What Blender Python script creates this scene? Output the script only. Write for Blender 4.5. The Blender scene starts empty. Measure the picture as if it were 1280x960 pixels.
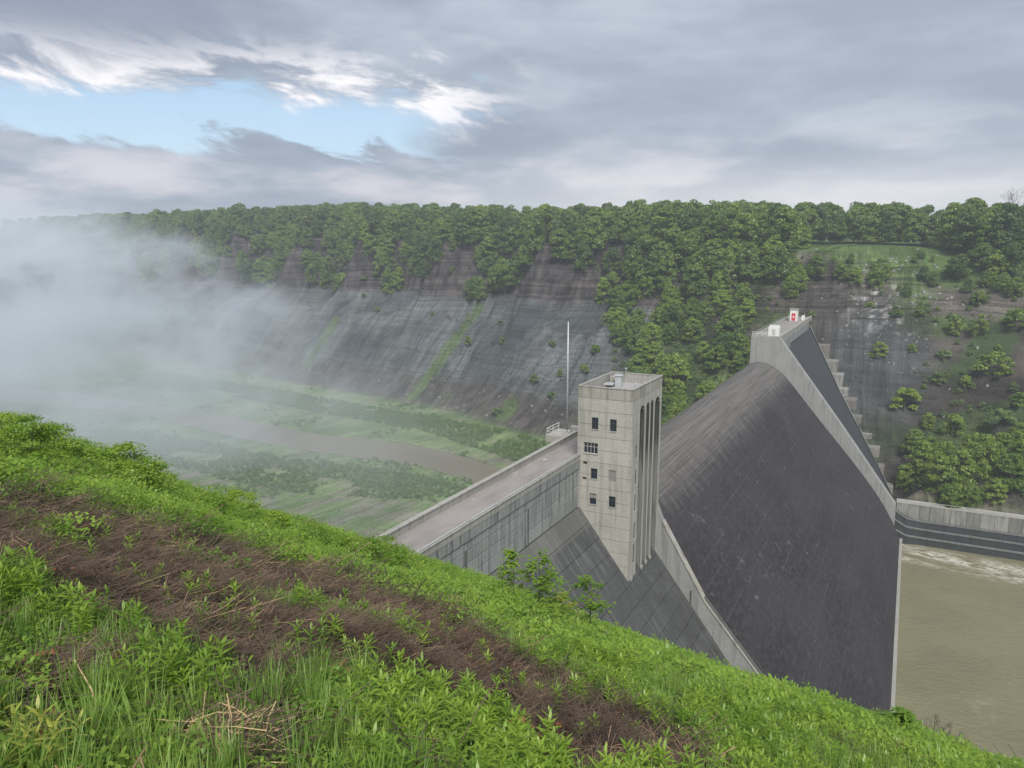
import bpy, math, random
import numpy as np
from mathutils import Vector, Matrix
from mathutils.bvhtree import BVHTree
random.seed(7); RNG = np.random.default_rng(11)
SC = bpy.context.scene; COL = SC.collection
# ---------------------------------------------------------------- camera, sky, sun, exposure
# world frame: x = downstream, y = along the dam towards the far side, z = up; the viewer stands at x=y=0
ZC = 102.0; YAW = math.radians(27.29); F = 962.0; PIT = math.atan(170 / F)
cam = bpy.data.cameras.new('camera'); co = bpy.data.objects.new('camera', cam); COL.objects.link(co)
co.location = (0, 0, ZC); co.rotation_euler = (math.pi / 2 - PIT, 0, YAW)
cam.sensor_width = 36; cam.lens = F / 1280 * 36; cam.clip_start = 0.05; cam.clip_end = 20000
SC.camera = co
SC.view_settings.view_transform = 'Standard'; SC.view_settings.look = 'None'
SC.view_settings.exposure = 1.05; SC.view_settings.gamma = 1
SC.cycles.use_denoising = True
SC.cycles.max_bounces = 6; SC.cycles.diffuse_bounces = 3; SC.cycles.glossy_bounces = 2
SC.cycles.transmission_bounces = 4; SC.cycles.transparent_max_bounces = 8; SC.cycles.volume_bounces = 3
SC.cycles.volume_step_rate = 0.5; SC.cycles.volume_max_steps = 256
SUN_EL, SUN_AZ = math.radians(48), math.radians(150)   # azimuth measured from +y towards +x
sun = bpy.data.lights.new('sun', 'SUN'); so = bpy.data.objects.new('sun', sun); COL.objects.link(so)
sun.energy = 2.4; sun.angle = math.radians(22); sun.color = (1.0, 0.95, 0.88)
so.rotation_euler = (math.pi / 2 - SUN_EL, 0, math.pi - SUN_AZ)

class G:
    """small node-tree writer"""
    def __init__(s, tree): s.t = tree; s.n = tree.nodes; s.l = tree.links
    def add(s, typ, **kw):
        nd = s.n.new(typ)
        for k, v in kw.items(): setattr(nd, k, v)
        return nd
    def put(s, sock, v):
        if isinstance(v, bpy.types.NodeSocket): s.l.new(v, sock)
        elif v is not None:
            if isinstance(v, (tuple, list)) and len(v) == 3 and sock.type == 'RGBA': v = (*v, 1)
            sock.default_value = v
    def m(s, op, a, b=None, c=None):
        nd = s.add('ShaderNodeMath', operation=op)
        for i, v in enumerate((a, b, c)):
            if v is not None: s.put(nd.inputs[i], v)
        return nd.outputs[0]
    def vm(s, op, a, b=None, scale=None):
        nd = s.add('ShaderNodeVectorMath', operation=op); s.put(nd.inputs[0], a)
        if b is not None: s.put(nd.inputs[1], b)
        if scale is not None: s.put(nd.inputs['Scale'], scale)
        return nd.outputs[0]
    def mix(s, f, a, b, mode='MIX'):
        nd = s.add('ShaderNodeMix', data_type='RGBA', blend_type=mode)
        s.put(nd.inputs[0], f); s.put(nd.inputs[6], a); s.put(nd.inputs[7], b); return nd.outputs[2]
    def noise(s, vec, scale=1.0, detail=4.0, rough=0.55, dist=0.0):
        nd = s.add('ShaderNodeTexNoise'); s.put(nd.inputs['Vector'], vec)
        nd.inputs['Scale'].default_value = scale; nd.inputs['Detail'].default_value = detail
        nd.inputs['Roughness'].default_value = rough; nd.inputs['Distortion'].default_value = dist
        return nd.outputs[0]
    def ss(s, v, a, b, lo=0.0, hi=1.0):
        nd = s.add('ShaderNodeMapRange', interpolation_type='SMOOTHSTEP')
        s.put(nd.inputs[0], v); s.put(nd.inputs[1], a); s.put(nd.inputs[2], b); s.put(nd.inputs[3], lo); s.put(nd.inputs[4], hi)
        return nd.outputs[0]
    def xyz(s, v):
        nd = s.add('ShaderNodeSeparateXYZ'); s.put(nd.inputs[0], v); return nd.outputs
    def cxyz(s, x, y, z):
        nd = s.add('ShaderNodeCombineXYZ')
        for i, v in enumerate((x, y, z)): s.put(nd.inputs[i], v)
        return nd.outputs[0]

# world: Nishita sky behind a broken cloud deck
world = bpy.data.worlds.new('World'); SC.world = world; world.use_nodes = True
g = G(world.node_tree); g.n.clear()
sky = g.add('ShaderNodeTexSky', sky_type='NISHITA'); sky.sun_disc = False
sky.sun_elevation = SUN_EL; sky.sun_rotation = SUN_AZ
tc = g.add('ShaderNodeTexCoord').outputs['Generated']
rot = g.add('ShaderNodeVectorRotate', rotation_type='Z_AXIS'); g.put(rot.inputs['Vector'], tc); rot.inputs['Angle'].default_value = -YAW
dx, dy, dz = g.xyz(rot.outputs[0])
az = g.m('MULTIPLY', g.m('ARCTAN2', dx, dy), 57.2958)              # degrees, 0 = view direction
hyp = g.m('SQRT', g.m('ADD', g.m('MULTIPLY', dx, dx), g.m('MULTIPLY', dy, dy)))
el = g.m('MULTIPLY', g.m('ARCTAN2', dz, hyp), 57.2958)
zz = g.m('ADD', g.m('MAXIMUM', dz, 0.0), 0.10)
plan = g.cxyz(g.m('DIVIDE', dx, zz), g.m('DIVIDE', dy, zz), 0.0)
n_big = g.noise(plan, 0.55, 5, 0.55, 0.3)
strk = g.cxyz(g.m('MULTIPLY', az, 0.085), g.m('MULTIPLY', el, 0.30), 3.7)
n_st = g.noise(strk, 1.0, 8, 0.56, 0.15)
wisp = g.cxyz(g.m('ADD', g.m('MULTIPLY', az, 0.13), g.m('MULTIPLY', el, 0.12)), g.m('ADD', g.m('MULTIPLY', el, 0.36), g.m('MULTIPLY', az, 0.03)), 9.1)
n_w = g.noise(wisp, 1.0, 9, 0.62, 0.35)
dark, lite = (0.235, 0.275, 0.345), (0.42, 0.465, 0.535)
f0 = g.ss(g.m('ADD', g.m('MULTIPLY', n_big, 0.45), g.m('MULTIPLY', n_st, 0.55)), 0.38, 0.66)
rightw = g.ss(az, -6.0, 10.0)
lowb = g.ss(el, 9.0, 4.0)
f0 = g.m('ADD', g.m('MULTIPLY', f0, 0.75), g.m('MULTIPLY', rightw, 0.18))
cloud = g.mix(f0, dark, lite)
pink = g.m('MULTIPLY', g.m('MULTIPLY', lowb, g.ss(n_st, 0.46, 0.66)), 0.75)
cloud = g.mix(pink, cloud, (0.60, 0.565, 0.60))
# horizon brightening towards the right
hz = g.m('MULTIPLY', g.ss(el, 7.0, 2.5), g.ss(az, -12.0, 10.0))
cloud = g.mix(g.m('MULTIPLY', hz, 0.6), cloud, (0.70, 0.69, 0.70))
# opening in the deck: blue sky and sunlit white edges
warp = g.m('MULTIPLY', g.m('SUBTRACT', n_w, 0.5), 9.0)
elw = g.m('ADD', el, warp)
azw = g.m('ADD', az, g.m('MULTIPLY', warp, 2.0))
hole = g.m('MULTIPLY', g.ss(elw, 6.2, 7.2), g.ss(elw, 10.8, 8.9))
hole = g.m('MULTIPLY', hole, g.ss(azw, 0.0, -9.0)); hole = g.m('MULTIPLY', hole, .92)
hole = g.m('MULTIPLY', hole, g.ss(azw, -75.0, -50.0))
lit = g.m('MULTIPLY', g.ss(elw, 8.3, 10.0), g.ss(elw, 15.0, 11.6))
lit = g.m('MULTIPLY', lit, g.ss(azw, 4.0, -4.0))
lit = g.m('MULTIPLY', lit, g.ss(n_w, 0.44, 0.60))
bluec = g.mix(g.ss(el, 5.0, 14.0), (0.50, 0.66, 0.80), (0.34, 0.53, 0.77))
skyc = g.vm('SCALE', sky.outputs[0], scale=0.09)
bluec = g.mix(0.65, skyc, bluec)
cloud = g.mix(g.m('MULTIPLY', lit, 0.95), cloud, (0.80, 0.78, 0.80))
cloud = g.mix(g.m('MULTIPLY', g.m('MULTIPLY', g.ss(elw, 10.5, 14.5), g.ss(azw, -14.0, -24.0)), .6), cloud, (0.19, 0.225, 0.30))
full = g.mix(hole, cloud, bluec)
full = g.mix(g.ss(el, -1.0, -4.0), full, (0.16, 0.17, 0.16))
bg = g.add('ShaderNodeBackground'); g.put(bg.inputs[0], g.vm('SCALE', full, scale=6.9)); bg.inputs[1].default_value = 0.1
wo = g.add('ShaderNodeOutputWorld'); g.l.new(bg.outputs[0], wo.inputs[0])

# ---------------------------------------------------------------- helpers
Dx, Dy, Nx, Ny = 0.4585, 0.8887, 0.8887, -0.4585
def c2w(X, Y): return X * Nx + Y * Ny, X * Dx + Y * Dy       # viewer frame (right, forward) -> world
def w2c(n, s): return n * Nx + s * Dx, n * Ny + s * Dy
def ray(px, py):
    u = px - 640; v = 480 - py
    n, s = c2w(u, F * math.cos(PIT) + v * math.sin(PIT))
    return Vector((n, s, -F * math.sin(PIT) + v * math.cos(PIT))).normalized()
def at(px, py, z):                                            # ground point seen at a photo position, z relative to eye
    r = ray(px, py); t = z / r.z; return (r.x * t, r.y * t)
def pix(n, s, z):                                             # arrays -> photo position, z absolute
    X, Y = w2c(n, s); Z = z - ZC
    dep = Y * math.cos(PIT) - Z * math.sin(PIT); up = Y * math.sin(PIT) + Z * math.cos(PIT)
    dep = np.where(dep < 0.05, 0.05, dep)
    return 640 + F * X / dep, 480 - F * up / dep
def inpoly(px, py, poly):
    r = np.zeros(np.shape(px), bool); n = len(poly)
    for i in range(n):
        x1, y1 = poly[i]; x2, y2 = poly[(i + 1) % n]
        c = (y1 > py) != (y2 > py)
        xi = (x2 - x1) * (py - y1) / ((y2 - y1) if y2 != y1 else 1e-9) + x1
        r ^= c & (px < xi)
    return r
def hsh(ix, iy, seed):
    h = (ix.astype(np.int64) * 374761393 + iy.astype(np.int64) * 668265263 + seed * 974634777) & 0x7fffffff
    h = ((h ^ (h >> 13)) * 1274126177) & 0x7fffffff
    return ((h ^ (h >> 16)) & 0xffff) / 65535.0
def vn(x, y, seed=0):
    ix = np.floor(x); iy = np.floor(y); fx = x - ix; fy = y - iy
    fx = fx * fx * (3 - 2 * fx); fy = fy * fy * (3 - 2 * fy)
    ix = ix.astype(np.int64); iy = iy.astype(np.int64)
    a = hsh(ix, iy, seed); b = hsh(ix + 1, iy, seed); c = hsh(ix, iy + 1, seed); d = hsh(ix + 1, iy + 1, seed)
    return (a * (1 - fx) + b * fx) * (1 - fy) + (c * (1 - fx) + d * fx) * fy
def fbm(x, y, oct=4, seed=0):
    r = 0; a = .5; tot = 0
    for i in range(oct):
        r = r + a * vn(x * 2 ** i + 17.3 * i, y * 2 ** i - 9.1 * i, seed + i); tot += a; a *= .5
    return r / tot
def sst(x, a, b):
    t = np.clip((x - a) / (b - a), 0, 1); return t * t * (3 - 2 * t)

MATS = {}
def mesh_np(name, V, Fa, mats=(), smooth=False):
    me = bpy.data.meshes.new(name); V = np.asarray(V, np.float32); Fa = np.asarray(Fa, np.int32); k = Fa.shape[1]
    me.vertices.add(len(V)); me.vertices.foreach_set('co', V.ravel())
    me.loops.add(Fa.size); me.loops.foreach_set('vertex_index', Fa.ravel())
    me.polygons.add(len(Fa)); me.polygons.foreach_set('loop_start', np.arange(0, Fa.size, k, dtype=np.int32))
    me.polygons.foreach_set('loop_total', np.full(len(Fa), k, np.int32))
    me.polygons.foreach_set('use_smooth', np.full(len(Fa), smooth))
    me.update(calc_edges=True)
    for m in mats: me.materials.append(m)
    return me
def link(name, data, parent=None, loc=None, **props):
    o = bpy.data.objects.new(name, data); COL.objects.link(o)
    if parent is not None: o.parent = parent
    if loc is not None: o.location = loc
    for k, v in props.items(): o[k] = v
    return o
def thing(name, label, cat, loc=(0, 0, 0), group=None, rz=0):
    o = link(name, None, None, loc); o.rotation_euler = (0, 0, rz); o['label'] = label; o['category'] = cat
    if group: o['group'] = group
    return o
class MB:
    def __init__(s): s.v = []; s.f = []
    def poly(s, pts):
        b = len(s.v); s.v += [tuple(p) for p in pts]; s.f.append(tuple(range(b, b + len(pts)))); return s
    def box(s, x0, x1, y0, y1, z0, z1):
        b = len(s.v)
        s.v += [(x, y, z) for z in (z0, z1) for y in (y0, y1) for x in (x0, x1)]
        for f in ((0, 2, 3, 1), (4, 5, 7, 6), (0, 1, 5, 4), (2, 6, 7, 3), (0, 4, 6, 2), (1, 3, 7, 5)): s.f.append(tuple(b + i for i in f))
        return s
    def prism(s, prof, y0, y1):                               # profile (x,z) swept along y
        n = len(prof); b = len(s.v)
        s.v += [(x, y0, z) for x, z in prof] + [(x, y1, z) for x, z in prof]
        s.f.append(tuple(b + i for i in range(n))); s.f.append(tuple(b + n + i for i in reversed(range(n))))
        for i in range(n):
            j = (i + 1) % n; s.f.append((b + i, b + n + i, b + n + j, b + j))
        return s
    def tube(s, pts, r0, r1=None, k=8):
        r1 = r0 if r1 is None else r1; P = [Vector(p) for p in pts]; b = len(s.v); m = len(P)
        for i, p in enumerate(P):
            d = (P[min(i + 1, m - 1)] - P[max(i - 1, 0)]).normalized()
            u = d.orthogonal().normalized(); w = d.cross(u); r = r0 + (r1 - r0) * i / max(m - 1, 1)
            for j in range(k):
                a = 2 * math.pi * j / k; s.v.append(tuple(p + (u * math.cos(a) + w * math.sin(a)) * r))
        for i in range(m - 1):
            for j in range(k):
                q = (j + 1) % k; s.f.append((b + i * k + j, b + i * k + q, b + (i + 1) * k + q, b + (i + 1) * k + j))
        s.f.append(tuple(b + i for i in reversed(range(k)))); s.f.append(tuple(b + (m - 1) * k + i for i in range(k)))
        return s
    def build(s, name, mat, parent=None, off=(0, 0, 0), smooth=False, bevel=0, **props):
        me = bpy.data.meshes.new(name)
        me.from_pydata([(a - off[0], b - off[1], c - off[2]) for a, b, c in s.v], [], s.f)
        me.materials.append(mat)
        import bmesh
        bm = bmesh.new(); bm.from_mesh(me); bmesh.ops.recalc_face_normals(bm, faces=bm.faces)
        if bevel: bmesh.ops.bevel(bm, geom=bm.edges[:], offset=bevel, segments=1, affect='EDGES')
        bm.to_mesh(me); bm.free()
        if smooth: me.polygons.foreach_set('use_smooth', np.ones(len(me.polygons), bool))
        return link(name, me, parent, **props)
Z = lambda z: z + ZC

# ---------------------------------------------------------------- materials
def new_mat(name):
    m = bpy.data.materials.new(name); m.use_nodes = True; gg = G(m.node_tree); gg.n.clear()
    out = gg.add('ShaderNodeOutputMaterial'); return m, gg, out
def bsdf(gg, out, col, rough=0.85, bump=None, bstr=0.3, bdist=0.1, spec=0.3, metal=0.0):
    b = gg.add('ShaderNodeBsdfPrincipled'); gg.put(b.inputs['Base Color'], col); gg.put(b.inputs['Roughness'], rough)
    gg.put(b.inputs['Specular IOR Level'], spec); gg.put(b.inputs['Metallic'], metal)
    if bump is not None:
        bn = gg.add('ShaderNodeBump'); bn.inputs['Strength'].default_value = bstr; bn.inputs['Distance'].default_value = bdist
        gg.put(bn.inputs['Height'], bump); gg.put(b.inputs['Normal'], bn.outputs[0])
    gg.l.new(b.outputs[0], out.inputs[0]); return b
def pos(gg): return gg.add('ShaderNodeNewGeometry').outputs['Position']
def scl(gg, v, x, y, z): return gg.vm('MULTIPLY', v, (x, y, z))
def concrete(name, col, stain=(0.10, 0.095, 0.085), amt=0.5, rust=0.0, fine=3.0, streak=True, rnd=0.12, scale=1.0):
    m, gg, out = new_mat(name); p = pos(gg)
    n1 = gg.noise(scl(gg, p, .25, .25, .25), scale, 6, .6)
    n2 = gg.noise(p, fine, 6, .65)
    st = gg.noise(scl(gg, p, 1.3, 1.3, .09), scale, 6, .62) if streak else gg.noise(p, .6 * scale, 5, .6)
    c = gg.mix(gg.m('MULTIPLY', gg.ss(st, .46, .70), amt), col, stain)
    c = gg.mix(gg.m('MULTIPLY', gg.ss(n1, .40, .72), amt * .6), c, tuple(x * .62 for x in col))
    if rust: c = gg.mix(gg.m('MULTIPLY', gg.ss(gg.noise(scl(gg, p, 1.8, 1.8, .12), 1.0, 4, .6), .56, .72), rust), c, (.22, .14, .07))
    oi = gg.add('ShaderNodeObjectInfo').outputs['Random']
    c = gg.mix(1.0, c, gg.cxyz(*[gg.m('ADD', gg.m('MULTIPLY', gg.m('SUBTRACT', oi, .5), rnd), gg.ss(n2, .2, .8, .86, 1.12))] * 3), 'MULTIPLY')
    bsdf(gg, out, c, .9, n2, .35, .05); return m
M = {}
M['concrete'] = concrete('tower_concrete', (.375, .370, .340), (.18, .175, .155), .55, .12, rnd=.07)
M['concrete_top'] = concrete('stained_concrete', (.345, .338, .305), (.15, .13, .10), .8, .3)
M['wallc'] = concrete('weathered_wall_concrete', (.275, .290, .285), (.055, .058, .056), .95, 0, rnd=.16)
M['capc'] = concrete('parapet_concrete', (.31, .305, .28), (.14, .13, .115), .5, .1)
M['pier'] = concrete('pier_concrete', (.265, .27, .265), (.13, .13, .13), .6, 0, rnd=.05)
M['beige'] = concrete('buff_concrete', (.19, .178, .16), (.085, .08, .075), .8, .1, rnd=.3)
M['basin'] = concrete('basin_wall_concrete', (.22, .22, .205), (.06, .065, .07), .95, .1, rnd=.55)
M['wetc'] = concrete('wet_concrete', (.045, .05, .055), (.02, .022, .025), .7, .0, rnd=.2)
M['ledge'] = concrete('ledge_concrete', (.16, .165, .16), (.07, .07, .07), .7, .0)
M['rock_light'] = concrete('light_stone', (.21, .215, .21), (.12, .12, .12), .5, 0)
M['joint'] = concrete('joint_concrete', (.10, .10, .095), (.05, .05, .05), .5, 0)
def flat(name, col, rough=.6, metal=0, spec=.4):
    m, gg, out = new_mat(name); n = gg.noise(pos(gg), 4, 4, .6)
    bsdf(gg, out, gg.mix(gg.ss(n, .3, .8), col, tuple(c * .75 for c in col)), rough, spec=spec, metal=metal); M[name] = m; return m
flat('white_paint', (.72, .72, .70), .5); flat('red_paint', (.55, .03, .04), .5); flat('galvanised', (.50, .53, .55), .45, .3)
flat('dark_frame', (.05, .055, .06), .5); flat('rusty_metal', (.30, .27, .24), .7); flat('pale_frame', (.45, .45, .43), .6)
flat('roof_felt', (.34, .33, .33), .9); flat('brick_fill', (.22, .215, .20), .95)
m, gg, out = new_mat('window_glass'); bsdf(gg, out, (.012, .018, .03), .12, spec=.6); M['glass'] = m
# algae stain in the flutes
m, gg, out = new_mat('algae_concrete'); p = pos(gg); px_, py_, pz_ = gg.xyz(p)
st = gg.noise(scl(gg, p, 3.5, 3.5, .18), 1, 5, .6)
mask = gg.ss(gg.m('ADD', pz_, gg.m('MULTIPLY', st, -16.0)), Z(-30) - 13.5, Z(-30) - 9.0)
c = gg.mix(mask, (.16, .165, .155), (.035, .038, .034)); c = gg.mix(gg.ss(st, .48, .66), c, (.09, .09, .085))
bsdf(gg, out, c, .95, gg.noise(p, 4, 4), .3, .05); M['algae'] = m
# spillway face
SA_, WM_ = 125.6, (289.2 - 125.6) / 11
def spill_mat(name, base, top, zt0, zt1, sc=1.0):
    m, gg, out = new_mat(name); p = pos(gg); x, y, z = gg.xyz(p)
    along = gg.noise(scl(gg, p, .10, 1.1, .10), 1 * sc, 6, .65)       # streaks running down the face
    blot = gg.noise(scl(gg, p, .08, .035, .08), 1 * sc, 7, .62)
    fine = gg.noise(scl(gg, p, 1.2, .5, 1.2), 1, 5, .7)
    c = gg.mix(gg.ss(blot, .35, .68), base, tuple(k * 1.45 for k in base))
    c = gg.mix(gg.m('MULTIPLY', gg.ss(fine, .42, .62), .55), c, tuple(k * 2.0 for k in base))
    c = gg.mix(gg.m('MULTIPLY', gg.ss(along, .50, .75), .5), c, tuple(k * 1.9 for k in base))
    tm = gg.ss(gg.m('ADD', z, gg.m('MULTIPLY', gg.noise(scl(gg, p, .15, .5, .15), 1, 5, .65), 9.0)), zt0 + 4.5, zt1 + 4.5)
    arc = gg.noise(scl(gg, p, 3.4, .035, 3.4), 1, 8, .78)                # lift lines round the crest
    c2 = gg.mix(gg.ss(arc, .42, .62), top, tuple(k * .42 for k in top))
    c = gg.mix(tm, c, c2)
    # lime bloom along the lift joints, faint
    fr = gg.m('FRACT', gg.m('DIVIDE', z, 2.3)); ln = gg.m('MULTIPLY', gg.ss(fr, .13, .02), gg.ss(gg.noise(scl(gg, p, .3, .12, .3), 1, 4), .40, .66))
    c = gg.mix(gg.m('MULTIPLY', ln, .36), c, (.105, .105, .108))
    fy = gg.m('FRACT', gg.m('DIVIDE', gg.m('SUBTRACT', y, SA_), WM_)); ly = gg.m('MULTIPLY', gg.ss(gg.m('ABSOLUTE', gg.m('SUBTRACT', fy, .5)), .484, .497), gg.ss(gg.noise(p, .12, 3), .35, .6))
    c = gg.mix(gg.m('MULTIPLY', ly, .32), c, (.12, .12, .12))
    # white leached scratches
    sp = gg.noise(scl(gg, p, .22, .75, .22), 1.3, 2, .5, 1.5)
    w = gg.m('MULTIPLY', gg.ss(gg.m('ABSOLUTE', gg.m('SUBTRACT', sp, .5)), .012, .0), gg.ss(gg.noise(p, .22, 3, .6), .635, .68))
    c = gg.mix(gg.m('MULTIPLY', w, .9), c, (.42, .42, .42))
    bsdf(gg, out, c, .9, fine, .4, .12, spec=.1); return m
M['spill'] = spill_mat('spillway_concrete', (.029, .0275, .031), (.150, .142, .135), Z(-50), Z(-43))
m, gg, out = new_mat('dark_slope_concrete'); p = pos(gg); x, y, z = gg.xyz(p)
s1 = gg.noise(scl(gg, p, .10, 1.5, .10), 1, 6, .65); s2 = gg.noise(p, .09, 4, .6); s3 = gg.noise(p, 2.5, 5, .7)
c = gg.mix(gg.ss(s3, .3, .7), (.052, .055, .056), (.078, .081, .082))
c = gg.mix(gg.m('MULTIPLY', gg.m('MULTIPLY', gg.ss(s1, .46, .66), gg.ss(s2, .38, .62)), .7), c, (.150, .155, .150))
c = gg.mix(gg.m('MULTIPLY', gg.ss(z, Z(-43.6), Z(-43.1)), .45), c, (.15, .15, .14))
c = gg.mix(gg.m('MULTIPLY', gg.ss(gg.noise(scl(gg, p, .3, .6, .3), 1, 5, .6), .50, .66), gg.m('MULTIPLY', gg.ss(y, 112, 122), .7)), c, (.045, .037, .028))
oi = gg.add('ShaderNodeObjectInfo').outputs['Random']; v_ = gg.m('ADD', .90, gg.m('MULTIPLY', oi, .2))
bsdf(gg, out, gg.mix(1.0, c, gg.cxyz(v_, v_, v_), 'MULTIPLY'), .9, s3, .3, .05, spec=.15); M['slope'] = m
M['slopefar'] = concrete('dark_far_concrete', (.04, .045, .052), (.028, .03, .034), .5, .0, rnd=0, streak=False)
m, gg, out = new_mat('road_concrete'); p = pos(gg)
c = gg.mix(gg.ss(gg.noise(scl(gg, p, .5, .12, 1), 1, 6, .6), .35, .7), (.27, .25, .24), (.20, .185, .18))
c = gg.mix(gg.ss(gg.noise(scl(gg, p, .45, .35, 1), 1, 4, .5), .66, .70), c, (.42, .38, .33))
bsdf(gg, out, c, .85, gg.noise(p, 6, 4), .2, .03); M['road'] = m
# water
def water_mat(name, col, foam=False, rough=.22, amp=.2):
    m, gg, out = new_mat(name); p = pos(gg); x, y, z = gg.xyz(p)
    w = gg.m('ADD', gg.m('MULTIPLY', gg.noise(scl(gg, p, .45, .95, 1), 1, 7, .72, .8), 1.1), gg.m('MULTIPLY', gg.noise(scl(gg, p, .05, .05, 1), 1, 3), 1.0))
    c = gg.mix(gg.ss(gg.noise(scl(gg, p, .03, .04, 1), 1, 4, .6), .35, .7), col, tuple(k * .82 for k in col))
    if foam:
        f1 = gg.noise(scl(gg, p, .085, .20, 1), 1, 7, .68, 2.2)
        lines = gg.ss(gg.m('ABSOLUTE', gg.m('SUBTRACT', f1, .5)),   .075, .004)
        cy = gg.m('SUBTRACT', y, gg.m('ADD', 282.0, gg.m('MULTIPLY', x, -.12)))
        band = gg.m('MULTIPLY', gg.ss(gg.m('ABSOLUTE', cy), 12.0, 3.0), gg.ss(gg.noise(scl(gg, p, .06, .12, 1), 1.5, 3), .34, .50))
        far = gg.m('MULTIPLY', gg.ss(gg.m('ABSOLUTE', gg.m('SUBTRACT', y, gg.m('ADD', 150., gg.m('MULTIPLY', x, 1.1)))), 30.0, 10.0), gg.ss(gg.noise(p, .06, 4), .56, .68))
        c = gg.mix(gg.m('MULTIPLY', lines, gg.m('MAXIMUM', band, gg.m('MULTIPLY', far, .4))), c, (.62, .60, .52))
        c = gg.mix(gg.m('MULTIPLY', gg.ss(f1, .55, .7), gg.m('MULTIPLY', band, .7)), c, (.50, .48, .40))
    bsdf(gg, out, c, rough, w, amp, .5, spec=.5); return m
M['water_down'] = water_mat('muddy_water', (.205, .190, .112), True, .2, .8)
M['water_up'] = water_mat('river_water', (.165, .14, .095), False, .3, .12)
# foliage
def leaf_mat(name, a, b, c3=None, trans=.35, nscale=.35, rnd=.5):
    m, gg, out = new_mat(name); p = pos(gg)
    n = gg.noise(p, nscale, 3, .6); n2 = gg.noise(p, nscale * 9, 2, .6)
    oi = gg.add('ShaderNodeObjectInfo').outputs['Random']
    f = gg.m('ADD', gg.m('MULTIPLY', gg.m('SUBTRACT', oi, .5), rnd), gg.m('ADD', gg.m('MULTIPLY', gg.ss(n, .3, .7), .6), gg.m('MULTIPLY', n2, .35)))
    col = gg.mix(f, a, b)
    if c3: col = gg.mix(gg.ss(gg.m('FRACT', gg.m('MULTIPLY', oi, 7.31)), .80, .86), col, c3)
    d = gg.add('ShaderNodeBsdfDiffuse'); gg.put(d.inputs[0], col)
    t = gg.add('ShaderNodeBsdfTranslucent'); gg.put(t.inputs[0], gg.mix(.25, col, (.30, .42, .04)))
    mx = gg.add('ShaderNodeMixShader'); mx.inputs[0].default_value = trans
    gg.l.new(d.outputs[0], mx.inputs[1]); gg.l.new(t.outputs[0], mx.inputs[2])
    gl = gg.add('ShaderNodeBsdfGlossy'); gl.inputs['Roughness'].default_value = .45; gl.inputs[0].default_value = (1, 1, 1, 1)
    mx2 = gg.add('ShaderNodeMixShader'); mx2.inputs[0].default_value = .025
    gg.l.new(mx.outputs[0], mx2.inputs[1]); gg.l.new(gl.outputs[0], mx2.inputs[2]); gg.l.new(mx2.outputs[0], out.inputs[0]); M[name] = m; return m
leaf_mat('tree_leaf', (.060, .115, .026), (.175, .265, .044), nscale=.12, rnd=.9)
leaf_mat('fresh_leaf', (.095, .170, .026), (.235, .335, .050), nscale=.2, rnd=.9)
leaf_mat('pale_leaf', (.110, .165, .050), (.190, .250, .085), nscale=.2)
leaf_mat('scrub_leaf', (.115, .190, .060), (.185, .270, .090), nscale=.1, rnd=.8)
leaf_mat('weed_leaf', (.135, .250, .026), (.290, .430, .050), nscale=.8, rnd=.7, trans=.45)
leaf_mat('cover_leaf', (.120, .225, .028), (.250, .390, .052), nscale=.35, rnd=.9, trans=.45)
leaf_mat('grass_blade', (.130, .240, .045), (.260, .400, .090), nscale=.8, rnd=.8, trans=.45)
leaf_mat('yellow_leaf', (.28, .33, .05), (.38, .40, .08), nscale=.8, trans=.4)
m, gg, out = new_mat('bark'); bsdf(gg, out, gg.mix(gg.noise(pos(gg), 3, 4), (.05, .042, .035), (.13, .115, .10)), .95); M['bark'] = m
m, gg, out = new_mat('dead_stalk'); oi = gg.add('ShaderNodeObjectInfo').outputs['Random']
n = gg.noise(pos(gg), 2.2, 4, .6); c = gg.mix(gg.ss(n, .3, .7), (.026, .019, .015), (.135, .098, .072)); c = gg.mix(gg.ss(oi, .93, .97), c, (.26, .18, .11))
bsdf(gg, out, c, .95); M['dead'] = m
flat('tan_straw', (.50, .36, .20), .9); flat('rust_leaf', (.20, .075, .035), .9)

# ---------------------------------------------------------------- terrain heights
TOE = np.array([(-1700, 640), (-1000, 520), (-700, 465), (-560, 445), (-449, 422), (-327, 398), (-239, 380), (-178, 350), (-120, 333), (-60, 321), (-3, 317), (4, 297), (60, 295), (150, 297), (420, 310), (1400, 420)], float)
PA = [(0, -96), (16, -87), (78, -33), (100, 2), (150, 6), (400, 8)]
PB = [(0, -96), (16, -85), (75, -44), (125, -2), (160, 1), (400, 6)]
PD = [(0, -98), (45, -67), (82, -47), (142, -8), (175, -1), (400, 4)]
PC = [(0, -88), (40, -65), (85, -35), (122, -7), (165, -1), (400, 4)]
PL = [(a, b + (12 if b > 0 else 0)) for a, b in PA]; PM = [(a, b + (6 if b > 0 else 0)) for a, b in PA]
PROF = np.array([PL, PL, PL, PL, PM, PA, PA, PA, PB, PB, PD, PC, PC, PC, PC, PC], float)
SEG = TOE[1:] - TOE[:-1]; SL = np.hypot(SEG[:, 0], SEG[:, 1]); CUM = np.concatenate([[0], np.cumsum(SL)])
T0 = CUM[6]
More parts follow.
